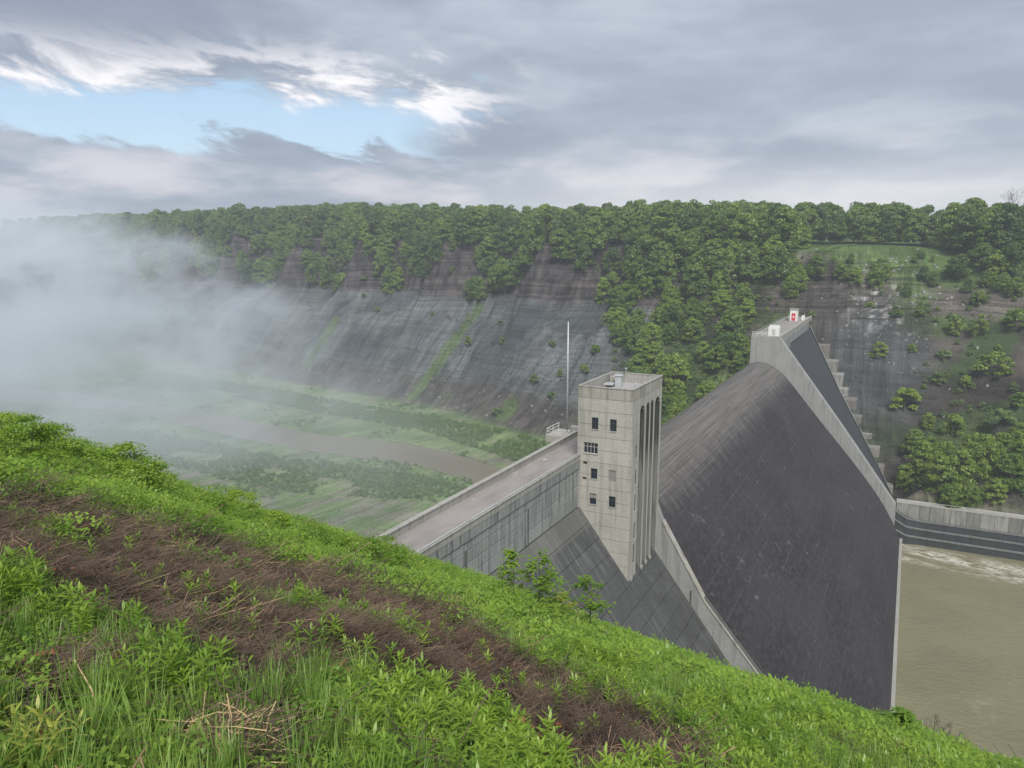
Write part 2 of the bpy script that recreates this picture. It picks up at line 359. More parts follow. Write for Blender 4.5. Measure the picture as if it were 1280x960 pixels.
def toe_dt(n, s):
    bd = np.full(n.shape, 1e9); bt = np.zeros(n.shape); bs = np.zeros(n.shape)
    for i in range(len(SEG)):
        rx = n - TOE[i, 0]; ry = s - TOE[i, 1]; t = np.clip((rx * SEG[i, 0] + ry * SEG[i, 1]) / SL[i] ** 2, 0, 1)
        ex = rx - t * SEG[i, 0]; ey = ry - t * SEG[i, 1]; d = np.hypot(ex, ey)
        sg = np.sign(SEG[i, 0] * ry - SEG[i, 1] * rx); k = d < bd
        bd = np.where(k, d, bd); bt = np.where(k, CUM[i] + t * SL[i], bt); bs = np.where(k, sg, bs)
    return bd * bs, bt
RIVER_UP = [(760, 640), (700, 612), (655, 594), (620, 583), (575, 568), (540, 559), (500, 552), (400, 542), (300, 522), (200, 505), (120, 493), (40, 484), (-200, 470)]
RIVER_LO = [(-200, 492), (40, 503), (120, 511), (200, 524), (300, 547), (400, 565), (500, 577), (540, 585), (575, 597), (620, 617), (655, 635), (700, 660), (760, 700)]
def flood(px, py): return np.array([at(a, b, -96) for a, b in zip(px, py)])
RIV = [tuple(at(a, b, -96)) for a, b in RIVER_UP + RIVER_LO]
def fq(q):                                                    # drop of the near hillside below the eye
    q = np.asarray(q, float)
    a = 1.6 + .733 * q + np.where(q > 0, .0111 * np.minimum(q, 14) ** 2 + .31 * np.maximum(q - 14, 0), 0)
    a = a + .0010 * np.maximum(q - 14, 0) ** 1.5
    return np.maximum(a, .35 + .02 * q)
def near_z(n, s):
    X, Y = w2c(n, s); q = .371 * X + .49 * Y
    r = np.hypot(X, Y); k = sst(r, 2, 12)
    b = (fbm(X * .35, Y * .35, 4, 3) - .5) * (.35 + .5 * k) + (fbm(X * .07 + 4, Y * .07, 3, 8) - .5) * 2.0 * sst(r, 8, 30)
    return ZC - fq(q) + b * .8
def far_z(n, s, detail=True):
    d, t = toe_dt(n, s)
    if detail:
        # scalloped spurs on the high band, gullies down the slab
        up = sst(d, 55, 85) * (1 - sst(d, 125, 170)); wA = 1 - sst(t, T0 + 75, T0 + 130)
        u = (t - T0) + 6 * fbm(t * .03, d * .02, 3, 4)
        sc = np.abs(((u / 46.0 + .55) % 1) - .5) * 2
        sc9 = np.abs(((u / 92.0 + .525) % 1) - .5) * 2
        dd = d - up * wA * (26 * sc9 + 8 * sc) + (fbm(t * .05, d * .05, 3, 21) - .5) * 10 * sst(d, 5, 40)
        sk = t + .12 * d
        gul = np.abs(fbm(sk * .085, d * .010 + 3, 3, 31) - .5) * 2
        gul2 = np.abs(fbm(sk * .33, d * .03, 2, 35) - .5) * 2
    else: dd = d
    P = np.empty(PROF.shape[1:] + n.shape)
    for j in range(PROF.shape[1]):
        for c in (0, 1): P[j, c] = np.interp(t, CUM, PROF[:, j, c])
    z = np.full(n.shape, 0.0) + P[0, 1]
    for j in range(PROF.shape[1] - 1):
        f = np.clip((dd - P[j, 0]) / (P[j + 1, 0] - P[j, 0]), 0, 1)
        z = z + f * (P[j + 1, 1] - P[j, 1])
    if detail:
        wt = sst(d, 8, 30) * (1 - sst(d, 95, 140))
        z = z + wt * (wA * (sst(gul, .0, .22) * 4.6 - 4.6 + sst(gul2, 0, .3) * 1.5) + (fbm(n * .09, s * .09, 4, 41) - .5) * (2.5 + 3.0 * (1 - wA)))
        # rock ledges: horizontal benches
        zr = z + 1.2 * (fbm(n * .02, s * .02, 2, 51) - .5)
        led = (np.sin(zr * 1.55) * .35 + np.sin(zr * .62 + 1) * .8)
        z = z - led * wt * (.35 + .9 * sst(z, -40, -30) * wA)
        z = z + sst(d, 120, 200) * (fbm(n * .01, s * .01, 3, 61) - .4) * 7
    return z, d, t
def terrain_z(n, s):
    z, d, t = far_z(n, s)
    X, Y = w2c(n, s)
    down = sst(n, -40, -20)
    floor = -96.0 + (fbm(n * .03, s * .03, 4, 71) - .5) * 1.6 + (fbm(n * .2, s * .2, 3, 75) - .5) * .5
    k = sst(d, -30, 4)
    floor = floor + k * 1.0
    rv = inpoly(n, s, RIV); floor = np.where(rv, -98.0, floor)
    floor = floor * (1 - down) + (-108.0) * down
    zz = np.where(d > 0, np.maximum(z, floor - .5), floor)
    # the basin side: ground behind the basin wall only
    q = .371 * X + .49 * Y
    nh = -fq(q) - 2.2
    zz = np.maximum(zz, np.where(q < 130, nh, -120))
    return zz + ZC, d, t

# far ground sheet on a graded grid
def graded(a, lo, hi, b, step, grow=1.18):
    c = list(np.arange(lo, hi + .01, step)); x = lo; st = step
    L = []
    while x > a: st *= grow; x -= st; L.append(x)
    x = hi; st = step; R = []
    while x < b: st *= grow; x += st; R.append(x)
    return np.array(L[::-1] + c + R)
gx = graded(-2400, -640, 150, 1800, 2.1); gy = graded(-1200, 250, 560, 2600, 1.8)
GN_, GS_ = np.meshgrid(gx, gy)
TZ, TD, TT = terrain_z(GN_, GS_)
nxv, nyv = len(gx), len(gy)
V = np.stack([GN_.ravel(), GS_.ravel(), TZ.ravel()], 1)
ii = (np.arange(nyv - 1)[:, None] * nxv + np.arange(nxv - 1)[None, :]).ravel()
Fq = np.stack([ii, ii + 1, ii + 1 + nxv, ii + nxv], 1)
# base colour by what the ground is made of
PXa, PYa = pix(GN_, GS_, TZ); zr = TZ - ZC
nz = fbm(GN_ * .05, GS_ * .05, 5, 81); nf = fbm(GN_ * .3, GS_ * .3, 4, 85)
def C(*c): return np.array(c, float)[None, None, :]
def mixa(f, a, b): return a * (1 - f[..., None]) + b * f[..., None]
slab = mixa(sst(nz, .3, .7), C(.070, .077, .082) + 0 * GN_[..., None], C(.122, .131, .136))
band = mixa(sst(nf, .3, .7), C(.040, .034, .036) + 0 * GN_[..., None], C(.090, .077, .077))
brown = mixa(sst(nz, .35, .65), C(.058, .052, .047) + 0 * GN_[..., None], C(.105, .094, .082))
green = mixa(sst(nz, .35, .65), C(.040, .070, .022) + 0 * GN_[..., None], C(.085, .135, .040))
wA = 1 - sst(TT, T0 + 80, T0 + 130)
col = mixa(wA, brown, slab)
col = mixa(wA * sst(zr + 4 * (nf - .5), -36, -32), col, band)
col = mixa(wA * (1 - sst(zr + 5 * (nz - .5), -84, -78)), col, mixa(sst(nf, .3, .7), C(.055, .048, .045) + 0 * GN_[..., None], C(.095, .086, .080)))
# bluish quarry cut round the far abutment
cut = sst(42 - np.hypot((GN_ + 12) * 1.15, (GS_ - 385) * .62), 5, 30)
col = mixa(cut * .85, col, C(.045, .052, .058) + C(.05, .05, .05) * nf[..., None])
wh = sst(nf, .58, .66) * sst(26 - np.hypot(GN_ + 12, (GS_ - 442) * .6), 0, 14)
col = mixa(wh * .8, col, C(.42, .42, .40))
# grass on terrace, plateau, soil slopes with sparse green
col = mixa(sst(TD, 118, 140), col, green)
gspr = (1 - wA) * sst(fbm(GN_ * .06, GS_ * .06, 4, 91), .44, .58) * (1 - cut) * .75
col = mixa(gspr * (TD > 0), col, green)
terr = sst(TD, 120, 128) * (TT > CUM[9]) * (1 - sst(TD, 200, 220))
col = mixa(terr * .8 * (.6 + .4 * sst(nf, .4, .6)), col, C(.085, .135, .040))
# green seams down the slab
for (a, b, w) in (((598, 385), (500, 520), 7), ((640, 505), (600, 560), 9), ((420, 400), (380, 460), 6)):
    ax, ay = a; bx, by = b; L2 = (bx - ax) ** 2 + (by - ay) ** 2
    tt = np.clip(((PXa - ax) * (bx - ax) + (PYa - ay) * (by - ay)) / L2, 0, 1)
    dist = np.hypot(PXa - ax - tt * (bx - ax), PYa - ay - tt * (by - ay))
    col = mixa(sst(w * (.5 + nf * 1.1) - dist, 0, 3) * (TD > 4) * .8, col, C(.085, .13, .045))
# valley floor: green with silt
silt = mixa(sst(nf, .3, .7), C(.150, .150, .105) + 0 * GN_[..., None], C(.21, .20, .15))
fl = mixa(sst(fbm(GN_ * .02, GS_ * .05, 4, 95), .42, .62), C(.110, .175, .058) + 0 * GN_[..., None], C(.160, .215, .090))
rivn = inpoly(GN_ + 0, GS_ + 0, RIV)
fl = mixa(sst(nf * .7 + .5 * fbm(GN_ * .012, GS_ * .03, 3, 97), .62, .74), fl, silt)
SILT = [at(a, b, -96) for a, b in [(440, 610), (560, 632), (700, 640), (700, 720), (560, 700), (430, 680), (340, 640)]]
sl = inpoly(GN_, GS_, SILT)
fl = mixa(sl * sst(nf, .40, .55) * .7, fl, silt)
isfl = 1 - sst(TD, -4, 6)
col = mixa(isfl, col, fl); col = mixa(rivn * 1.0, col, C(.17, .14, .10))
ter = mesh_np('ground', V, Fq, smooth=True)
for an_, av_ in (('along', TT), ('up', TD)):
    fa_ = ter.attributes.new(an_, 'FLOAT', 'POINT'); fa_.data.foreach_set('value', av_.astype(np.float32).ravel())
ca = ter.color_attributes.new('tint', 'FLOAT_COLOR', 'POINT')
ca.data.foreach_set('color', np.concatenate([col.reshape(-1, 3), np.ones((col.size // 3, 1))], 1).astype(np.float32).ravel())
m, gg, out = new_mat('gorge_ground'); p = pos(gg); x, y, z = gg.xyz(p)
vc = gg.add('ShaderNodeVertexColor', layer_name='tint').outputs[0]
warpz = gg.m('ADD', z, gg.m('MULTIPLY', gg.noise(p, .03, 3), 5.0))
st = gg.noise(gg.cxyz(gg.m('MULTIPLY', x, .012), gg.m('MULTIPLY', y, .012), gg.m('MULTIPLY', warpz, .75)), 1, 6, .72)
strat = gg.ss(st, .36, .66, .45, 1.45)
al_ = gg.add('ShaderNodeAttribute', attribute_name='along').outputs['Fac']; up_ = gg.add('ShaderNodeAttribute', attribute_name='up').outputs['Fac']
hiz = gg.ss(z, Z(-42), Z(-33), .45, 1.0)
run = gg.noise(gg.cxyz(gg.m('MULTIPLY', gg.m('ADD', al_, gg.m('MULTIPLY', up_, .15)), .40), gg.m('MULTIPLY', up_, .022), 0.0), 1, 6, .68, .3)
run2 = gg.noise(gg.cxyz(gg.m('MULTIPLY', al_, .07), gg.m('MULTIPLY', up_, .02), 5.0), 1, 5, .6, .5)
steep = gg.xyz(gg.add('ShaderNodeNewGeometry').outputs['True Normal'])[2]
stf = gg.m('MULTIPLY', gg.ss(steep, .92, .75), hiz)
n1 = gg.noise(p, .9, 6, .7); ru = gg.m('ADD', gg.m('MULTIPLY', run, .6), gg.m('MULTIPLY', run2, .4))
mul = gg.m('MULTIPLY', gg.m('ADD', gg.m('MULTIPLY', gg.m('SUBTRACT', strat, 1.0), stf), 1.0), gg.m('MULTIPLY', gg.ss(n1, .25, .75, .68, 1.32), gg.ss(ru, .35, .65, .62, 1.38)))
ck_ = gg.noise(gg.cxyz(gg.m('MULTIPLY', x, .035), gg.m('MULTIPLY', y, .035), gg.m('MULTIPLY', warpz, 1.6)), 1, 3, .6)
ckl = gg.m('MULTIPLY', gg.m('MULTIPLY', gg.ss(gg.m('ABSOLUTE', gg.m('SUBTRACT', ck_, .5)), .022, .004), gg.ss(steep, .95, .8)), gg.ss(gg.noise(p, .035, 4, .65), .42, .58))
mul = gg.m('MULTIPLY', mul, gg.m('SUBTRACT', 1.0, gg.m('MULTIPLY', ckl, .55)))
c = gg.mix(1.0, vc, gg.cxyz(mul, mul, mul), 'MULTIPLY')
bsdf(gg, out, c, .95, gg.m('ADD', gg.m('ADD', n1, gg.m('MULTIPLY', run, 1.6)), gg.m('MULTIPLY', st, 1.0)), .9, .9, spec=.1); ter.materials.append(m)
link('ground', ter, kind='structure')
BV = BVHTree.FromPolygons([tuple(v) for v in V.tolist()], Fq.tolist(), all_triangles=False)
def hit(px, py):
    r = ray(px, py); h = BV.ray_cast(Vector((0, 0, ZC)) + r * 120, r); return h[0]
def ground_at(n, s):
    h = BV.ray_cast(Vector((n, s, 400)), Vector((0, 0, -1))); return h[0].z if h[0] else ZC

# near hillside the viewer stands on
rr = np.concatenate([[0.0], np.geomspace(.4, 260, 230)]); aa = np.linspace(-math.pi, math.pi, 361)
RR, AA = np.meshgrid(rr, aa); HX = RR * np.sin(AA); HY = RR * np.cos(AA); hn, hs = c2w(HX, HY); hz_ = near_z(hn, hs)
na, nr = RR.shape; ii = (np.arange(na - 1)[:, None] * nr + np.arange(nr - 1)[None, :]).ravel()
hill = mesh_np('hillside', np.stack([hn.ravel(), hs.ravel(), hz_.ravel()], 1), np.stack([ii, ii + 1, ii + 1 + nr, ii + nr], 1)[:, ::-1], smooth=True)
DEB = [(-60, 590), (60, 622), (125, 650), (230, 678), (350, 708), (425, 734), (500, 752), (575, 790), (640, 833), (720, 876), (790, 908), (860, 950), (850, 1000), (740, 1000), (700, 955), (640, 912), (590, 880), (550, 862), (475, 850), (425, 846), (375, 846), (300, 850), (250, 835), (200, 818), (165, 785), (75, 758), (30, 745), (-60, 735)]
DEB2 = [(50, 835), (110, 830), (175, 865), (195, 905), (140, 915), (80, 880), (40, 850)]
DEB3 = [(240, 925), (300, 915), (330, 950), (290, 985), (235, 970)]
dpx, dpy = pix(hn, hs, hz_)
fr_ = HY > .3
wob = (fbm(HX * 1.3, HY * 1.3, 3, 5) - .5)
db = ((inpoly(dpx + wob * 90, dpy + wob * 70, DEB) | inpoly(dpx, dpy, DEB2)) & fr_).astype(float)
ca = hill.color_attributes.new('tint', 'FLOAT_COLOR', 'POINT')
hc = np.where(db[..., None] > .5, C(.030, .022, .017), C(.050, .085, .025)) * np.ones(RR.shape + (3,))
ca.data.foreach_set('color', np.concatenate([hc.reshape(-1, 3), np.ones((hc.size // 3, 1))], 1).astype(np.float32).ravel())
m, gg, out = new_mat('hillside_soil'); p = pos(gg); vc = gg.add('ShaderNodeVertexColor', layer_name='tint').outputs[0]
n1 = gg.noise(p, 5, 6, .7); mu = gg.ss(n1, .25, .75, .4, 1.7)
bsdf(gg, out, gg.mix(1, vc, gg.cxyz(mu, mu, mu), 'MULTIPLY'), .95, n1, 1.0, .08, spec=.1); hill.materials.append(m)
link('hillside', hill, kind='structure')

# water sheets
def sheet(name, pts, z, mat):
    me = bpy.data.meshes.new(name); me.from_pydata([(a, b, z) for a, b in pts], [], [tuple(range(len(pts)))]); me.materials.append(mat)
    me.validate(); return link(name, me, kind='structure')
sheet('stilling_basin_water', [(3.2, -60), (420, -60), (420, 310), (3.2, 310)], Z(-101.8), M['water_down'])
RIVW = [(-1400, 430), (-1400, 700)]
rb = MB(); up = [at(a, b, -96) for a, b in RIVER_UP]; lo = [at(a, b, -96) for a, b in RIVER_LO][::-1]
for i in range(len(up) - 1):
    rb.poly([(*up[i], Z(-96.55)), (*up[i + 1], Z(-96.55)), (*lo[i + 1], Z(-96.55)), (*lo[i], Z(-96.55))])
rb.build('river_water', M['water_up'], kind='structure')

# ================================================================ the dam
dam = thing('concrete_dam', 'long concrete gravity dam with dark curved spillway across the gorge', 'dam')
S0, S1 = 56.0, 124.2
# near non-overflow section
MB().prism([(-51.0, Z(-33.1)), (-44.95, Z(-33.1)), (-44.95, Z(-40.7)), (-44.6, Z(-41.0)), (2.4, Z(-102.6)), (2.4, Z(-106)), (-51.0, Z(-106))], S0, S1).build('dam_body', M['joint'], dam)
MB().prism([(-50.7, Z(-33.1)), (-44.9, Z(-33.1)), (-44.9, Z(-33.0)), (-50.7, Z(-33.0))], S0, S1).build('roadway', M['road'], dam)
lp = MB().prism([(-51.25, Z(-34.5)), (-50.72, Z(-34.5)), (-50.72, Z(-32.12)), (-51.25, Z(-32.12))], S0, 124.0).build('parapet', M['capc'], dam)
MB().prism([(-51.35, Z(-32.115)), (-50.62, Z(-32.115)), (-50.62, Z(-31.98)), (-51.35, Z(-31.98))], S0, 124.0).build('coping', M['capc'], lp)
rp = MB().prism([(-44.98, Z(-33.0)), (-44.42, Z(-33.0)), (-44.42, Z(-32.2)), (-44.98, Z(-32.2))], S0, 109.55).build('parapet', M['capc'], dam)
MB().prism([(-44.94, Z(-33.005)), (-44.46, Z(-33.005)), (-44.46, Z(-34.3)), (-44.94, Z(-34.6))], S0, 109.55).build('parapet_beam', M['wallc'], rp)
cs = MB().box(-45.05, -44.33, 0, 3.28, 0, .17); cs_o = cs.build('coping_stone', M['capc'], rp, bevel=.04); cs_o.location = (0, S0 + .04, Z(-32.195))
for i in range(1, 16):
    o = cs_o.copy(); COL.objects.link(o); o.parent = rp; o.location = (0, S0 + .04 + 3.36 * i, Z(-32.195) + random.uniform(-.01, .01))
rail = MB().tube([(-44.55, S0, Z(-31.90)), (-44.55, 109.5, Z(-31.90))], .055).build('handrail', M['galvanised'], rp)
for i in range(16):
    MB().box(-44.62, -44.48, -.05, .05, 0, .22).build('rail_post', M['galvanised'], rail).location = (0, S0 + 3.36 * i + .02, Z(-32.06))
# vertical wall panels on the near section
cuts = [56.2, 65.8, 74.3, 82.8, 91.2, 99.4, 109.5]; rows = [-34.35, -35.6, -37.2, -38.8, -40.75]
wl = MB().box(-45.0, -44.80, S0, 109.6, Z(-40.7), Z(-34.3)).build('downstream_wall', M['joint'], dam)
for i in range(len(cuts) - 1):
    for j in range(len(rows) - 1):
        w = cuts[i + 1] - cuts[i]
        g0 = .11 if i % 2 == 0 else .05
        MB().box(-44.79, -44.60 + random.uniform(-.015, .015), cuts[i] + g0, cuts[i + 1] - .05, Z(rows[j + 1]) + .045, Z(rows[j]) - .045).build('concrete_panel', M['wallc'], wl, bevel=.03)
for i in (1, 2, 4): MB().box(-44.79, -44.47, cuts[i] - .10, cuts[i] + .10, Z(-40.6), Z(-35.4)).build('joint_drain', M['joint'], wl)
# sloped face, panel by panel
sl_face = MB().prism([(-44.6, Z(-41.0)), (-44.6, Z(-40.9)), (2.5, Z(-102.5)), (2.4, Z(-102.6))], S0, S1).build('sloped_face', M['joint'], dam)
dn, dzz = 1.755, -2.30; L_ = math.hypot(dn, dzz); ux, uz = dn / L_, dzz / L_; nxn, nzn = -uz, ux
def slope_panel(w):
    b = MB(); t = .22; a0, a1 = .03, L_ - .03
    q = [(ux * a0, uz * a0), (ux * a1, uz * a1), (ux * a1 + nxn * t, uz * a1 + nzn * t), (ux * a0 + nxn * t, uz * a0 + nzn * t)]
    return b.prism(q, .04, w - .04)
widths = [(56.2, 65.8), (65.8, 74.3), (74.3, 82.8), (82.8, 91.2), (91.2, 99.4), (99.4, 107.6), (107.6, 115.8), (115.8, 124.1)]
protos = {}
for i, (a, b) in enumerate(widths):
    for j in range(26):
        k = round(b - a, 2)
        if k not in protos: o = slope_panel(k).build('concrete_panel', M['slope'], sl_face, bevel=.03); protos[k] = o
        else: o = protos[k].copy(); COL.objects.link(o); o.parent = sl_face
        e = random.uniform(-.03, .03)
        o.location = (-44.62 + dn * j + nxn * e, a, Z(-40.86) + dzz * j + nzn * e)
# spillway
PR = [(-52.2, -46), (-51.6, -43.2), (-50.3, -41.7), (-48.5, -41.1), (-46.3, -41.0), (-44.6, -41.3), (-43.0, -42.0), (-40.6, -43.4), (-38.4, -45.2), (-35.6, -48.4), (-32.5, -52.1), (-29.4, -55.9), (-26.2, -59.7), (-22.1, -64.5), (-18.0, -69.2), (-14.0, -73.9), (-10.0, -78.7), (-6.2, -83.6), (-2.7, -88.6), (.3, -93.8), (3.2, -99.9)]
core = [(-52.0, -106)] + [(-52.0, -46)] + [(x - .15, z - .35) for x, z in PR[1:-1]] + [(2.9, -100.4), (2.9, -106)]
sp = MB().prism([(x, Z(z)) for x, z in core], 124.5, 290).build('spillway', M['joint'], dam)
NM = 11; SA, SB = 125.6, 289.2; WM = (SB - SA) / NM
ring = [(x, Z(z)) for x, z in PR] + [(3.2, Z(-104)), (2.6, Z(-104))] + [(x - .05, Z(z) - .30) for x, z in PR[::-1]]
mono = None
for i in range(NM):
    if mono is None:
        b = MB(); n = len(PR); e = .035
        b.v += [(x, e, Z(z)) for x, z in PR] + [(x, WM - e, Z(z)) for x, z in PR]
        for k in range(n - 1): b.f.append((k, k + 1, n + k + 1, n + k))
        for y in (e, WM - e):
            q = len(b.v); b.v += [(x, y, Z(z)) for x, z in PR] + [(x - .05, y, Z(z) - .3) for x, z in PR]
            for k in range(n - 1): b.f.append((q + k, q + n + k, q + n + k + 1, q + k + 1))
        mono = b.build('spillway_monolith', M['spill'], sp, smooth=True); o = mono
    else:
        o = mono.copy(); COL.objects.link(o); o.parent = sp
    o.location = (random.uniform(-.04, .03), SA + WM * i, random.uniform(-.03, .03))
MB().box(3.22, 4.1, 118, 289.2, Z(-104), Z(-99.8)).build('end_sill', M['capc'], sp, bevel=.05)
# near training wall beside the spillway
TW = [(-52.4, -31.5), (-41.0, -31.5), (-34.9, -46.6), (-31.0, -53.1), (-27.1, -59.6), (-17.3, -71.0), (-9, -80.6), (-2.5, -89.3), (4.2, -99)]
tw = MB().prism([(x, Z(z)) for x, z in TW] + [(4.2, Z(-105)), (-52.4, Z(-105))], 124.25, 125.5).build('training_wall', M['pier'], dam)
cp = MB()
for a, b in zip(TW[2:-1], TW[3:]):
    cp.prism([(a[0], Z(a[1]) + .002), (b[0], Z(b[1]) + .002), (b[0], Z(b[1]) + .32), (a[0], Z(a[1]) + .32)], 124.1, 125.58)
cp.build('coping', M['concrete_top'], tw)
for x, z in ((-29.5, -58.5), (-17.8, -73.2), (-7.5, -85.6)):
    MB().box(x - .12, x + .12, 124.1, 124.24, Z(z) - 4.5, Z(z) + .6).build('wall_joint', M['joint'], tw)
# far pier
FP = [(-50.8, -31.6), (-41.0, -31.5), (-37.6, -36.0), (-20.8, -58.2), (-12.5, -69.4), (-6.3, -78.0), (1.2, -88.2), (1.2, -105), (-50.8, -105)]
MB().prism([(x, Z(z)) for x, z in FP], 289.3, 292.3).build('end_pier', M['pier'], dam, bevel=.1)
# far non-overflow section
MB().box(-51, -42.2, 292.3, 396, Z(-70), Z(-33.2)).build('dam_body', M['joint'], dam)
MB().box(-50.6, -41.8, 292.35, 398, Z(-33.19), Z(-33.0)).build('roadway', M['road'], dam)
MB().box(-51.3, -50.61, 292.35, 396, Z(-34.2), Z(-32.0)).build('parapet', M['capc'], dam)
fp = MB().box(-42.19, -41.35, 292.35, 394, Z(-34.0), Z(-32.0)).build('parapet', M['capc'], dam, bevel=.05)
fw = MB().box(-42.19, -41.6, 292.35, 378, Z(-40), Z(-34.01)).build('downstream_wall', M['joint'], dam)
for i in range(6):
    a = 292.5 + i * 15; lowz = -38.6 if i < 2 else -37.4
    MB().box(-41.59, -41.2, a, a + 14.85, Z(lowz), Z(-34.05)).build('concrete_panel', M['wallc'], fw, bevel=.05)
bound = [(-41.6, -38.0, 392), (-36.2, -45.2, 381), (-24.6, -61.0, 357), (-13.9, -75.5, 341), (-6.0, -86.2, 329), (0.5, -95, 316)]
b = MB(); k = len(bound)
b.v = [(x, 292.3, Z(z)) for x, z, s in bound] + [(x, s, Z(z)) for x, z, s in bound] + [(x - 6, 292.3, Z(z) - 6) for x, z, s in bound] + [(x - 6, s, Z(z) - 6) for x, z, s in bound]
for i in range(k - 1):
    b.f += [(i, i + 1, k + i + 1, k + i), (k + i, k + i + 1, 3 * k + i + 1, 3 * k + i), (i, 2 * k + i, 2 * k + i + 1, i + 1)]
b.build('sloped_face', M['slopefar'], dam)
b = MB()
for i in range(k - 1):
    (x0, z0, s0), (x1, z1, s1) = bound[i], bound[i + 1]
    b.poly([(x0, s0 - .2, Z(z0) + .9), (x1, s1 - .2, Z(z1) + .9), (x1 - 1, s1 + 6, Z(z1) + 1.2), (x0 - 1, s0 + 9, Z(z0) + 1.2)])
    b.poly([(x0, s0 - .2, Z(z0) + .9), (x0, s0 - .2, Z(z0) - 4), (x1, s1 - .2, Z(z1) - 4), (x1, s1 - .2, Z(z1) + .9)])
b.build('contact_ramp', M['basin'], dam)
steps = dam
SPT = [(-33, -44, 396), (-29.5, -50, 389), (-26, -54.5, 382), (-22.5, -59.5, 375), (-19, -64.0, 368), (-15.5, -69, 361), (-12.0, -74, 354), (-8.5, -79, 347), (-5, -84, 339), (-1.5, -89, 331)]
for i, (x, z, s) in enumerate(SPT):
    h_ = random.choice((.2, .6, 1.2, .7, .0)); e_ = random.uniform(-1.5, 2.5)
    MB().box(x - 7, x + 1.6 + random.uniform(-.8, .8), s - 9.5, s + e_ - 1.5, Z(z) - 12, Z(z) - 2.2 + h_).build('concrete_step', M['beige'] if i in (0, 4, 7, 8) else M['basin'], steps, bevel=.15)
# stilling basin wall downstream
bw = thing('basin_wall', 'long stained concrete wall with wet ledges beside the muddy water', 'wall')
MB().box(-4, 165, 294.0, 297, Z(-106), Z(-88.6)).build('wall_core', M['joint'], bw)
x = 1.4; i = 0
while x < 160:
    w = 3.1 + 1.2 * random.random()
    MB().box(x + .04, x + w - .04, 293.0, 293.99, Z(-93.5), Z(-88.4) + random.uniform(-.02, .02)).build('wall_panel', M['basin'], bw, bevel=.04); x += w; i += 1
MB().box(1.3, 160, 292.9, 297.2, Z(-88.33), Z(-88.0)).build('coping', M['capc'], bw)
for k_, (z0, z1, s_) in enumerate(((-93.55, -96.2, 292.3), (-96.25, -99.0, 291.5), (-99.05, -104, 290.7))):
    path = [(160, 0), (9, 0), (5, .7), (1.5, 2.8), (-2.0, 6.5), (-6, 11.5)]
    b = MB(); b2 = MB()
    for (xa, ua), (xb, ub) in zip(path[:-1], path[1:]):
        ua *= (1 - .12 * k_); ub *= (1 - .12 * k_)
        sa = s_ if ua == 0 else s_ - 1.2; sb_ = s_ if ub == 0 else s_ - 1.2
        b.poly([(xa, sa, Z(z0) + ua), (xb, sb_, Z(z0) + ub), (xb, sb_, Z(z1) + ub - .3), (xa, sa, Z(z1) + ua - .3)])
        b.poly([(xa, sa, Z(z0) + ua), (xa, 294, Z(z0) + ua), (xb, 294, Z(z0) + ub), (xb, sb_, Z(z0) + ub)])
        b2.poly([(xa, sa - .25, Z(z0) + ua + .05), (xb, sb_ - .25, Z(z0) + ub + .05), (xb, sb_ - .25, Z(z0) + ub - .42), (xa, sa - .25, Z(z0) + ua - .42)])
        b2.poly([(xa, sa - .25, Z(z0) + ua + .05), (xa, sa + .6, Z(z0) + ua + .05), (xb, sb_ + .6, Z(z0) + ub + .05), (xb, sb_ - .25, Z(z0) + ub + .05)])
    b.build('wet_face', M['wetc'], bw); b2.build('ledge', M['ledge'], bw)
b = MB(); b.tube([(2, 293.4, Z(-87.0)), (160, 293.4, Z(-87.0))], .05, k=5)
rl = b.build('handrail', M['galvanised'], bw)
for i in range(40): MB().box(2 + 4 * i - .06, 2 + 4 * i + .06, 293.34, 293.46, Z(-88), Z(-87)).build('rail_post', M['galvanised'], rl)

# ---------------------------------------------------------------- control tower
tow = thing('control_tower', 'tall square concrete tower with fluted side standing on the dam face', 'tower', (-40.4, 117, Z(-54)))
TO = (-40.4, 117, Z(-54))
nL, nR, sF, sB = -44.9, -36.0, 109.6, 124.9; T = .35; TR = .75; ztop, zbot = -21.2, -56
bands = [-21.2, -22.9]
while bands[-1] > zbot: bands.append(bands[-1] - 2.04)
MB().box(nL + T, nR - TR, sF + T, sB - T, Z(zbot), Z(-22.9)).build('tower_core', M['joint'], tow, off=TO)
def cells(u0, u1, z1, z0, holes):
    """rectangles of the strip u0..u1, z1..z0 left after taking the holes out"""
    us = sorted({u0, u1, *[h for H in holes for h in H[:2] if u0 < h < u1]}); zs = sorted({z0, z1, *[h for H in holes for h in H[2:] if z1 < h < z0]})
    out_ = []
    for a, b in zip(us[:-1], us[1:]):
        for c, d in zip(zs[:-1], zs[1:]):
            mu, mz = (a + b) / 2, (c + d) / 2
            if not any(H[0] < mu < H[1] and H[2] < mz < H[3] for H in holes): out_.append((a, b, c, d))
    return out_
WN = [(-42.6, -41.5, -27.8, -25.9, 'dark'), (-39.6, -38.5, -27.8, -25.9, 'dark'), (-43.9, -41.5, -31.75, -30.0, 'wide'), (-42.6, -41.5, -35.8, -34.1, 'dark'),
      (-39.6, -38.4, -35.8, -34.0, 'fill'), (-42.7, -41.6, -40.0, -38.2, 'half'), (-39.5, -38.4, -40.0, -38.2, 'dark')]
SW = [(111.7, 112.6, a, b) for a, b in ((-32.3, -30.2), (-36.6, -34.2), (-41.0, -38.2), (-45.6, -42.8), (-49.7, -46.4))]
SLOT = [(113.3, 115.7), (116.5, 118.2), (118.8, 120.4), (121.1, 124.0)]
hF = [w[:4] for w in WN] + [(-43.95, -43.2, -33.65, -33.15), (-44.0, -43.3, -36.15, -35.7)]
hR = SW + [(a, b, -60, -24.3) for a, b in SLOT]
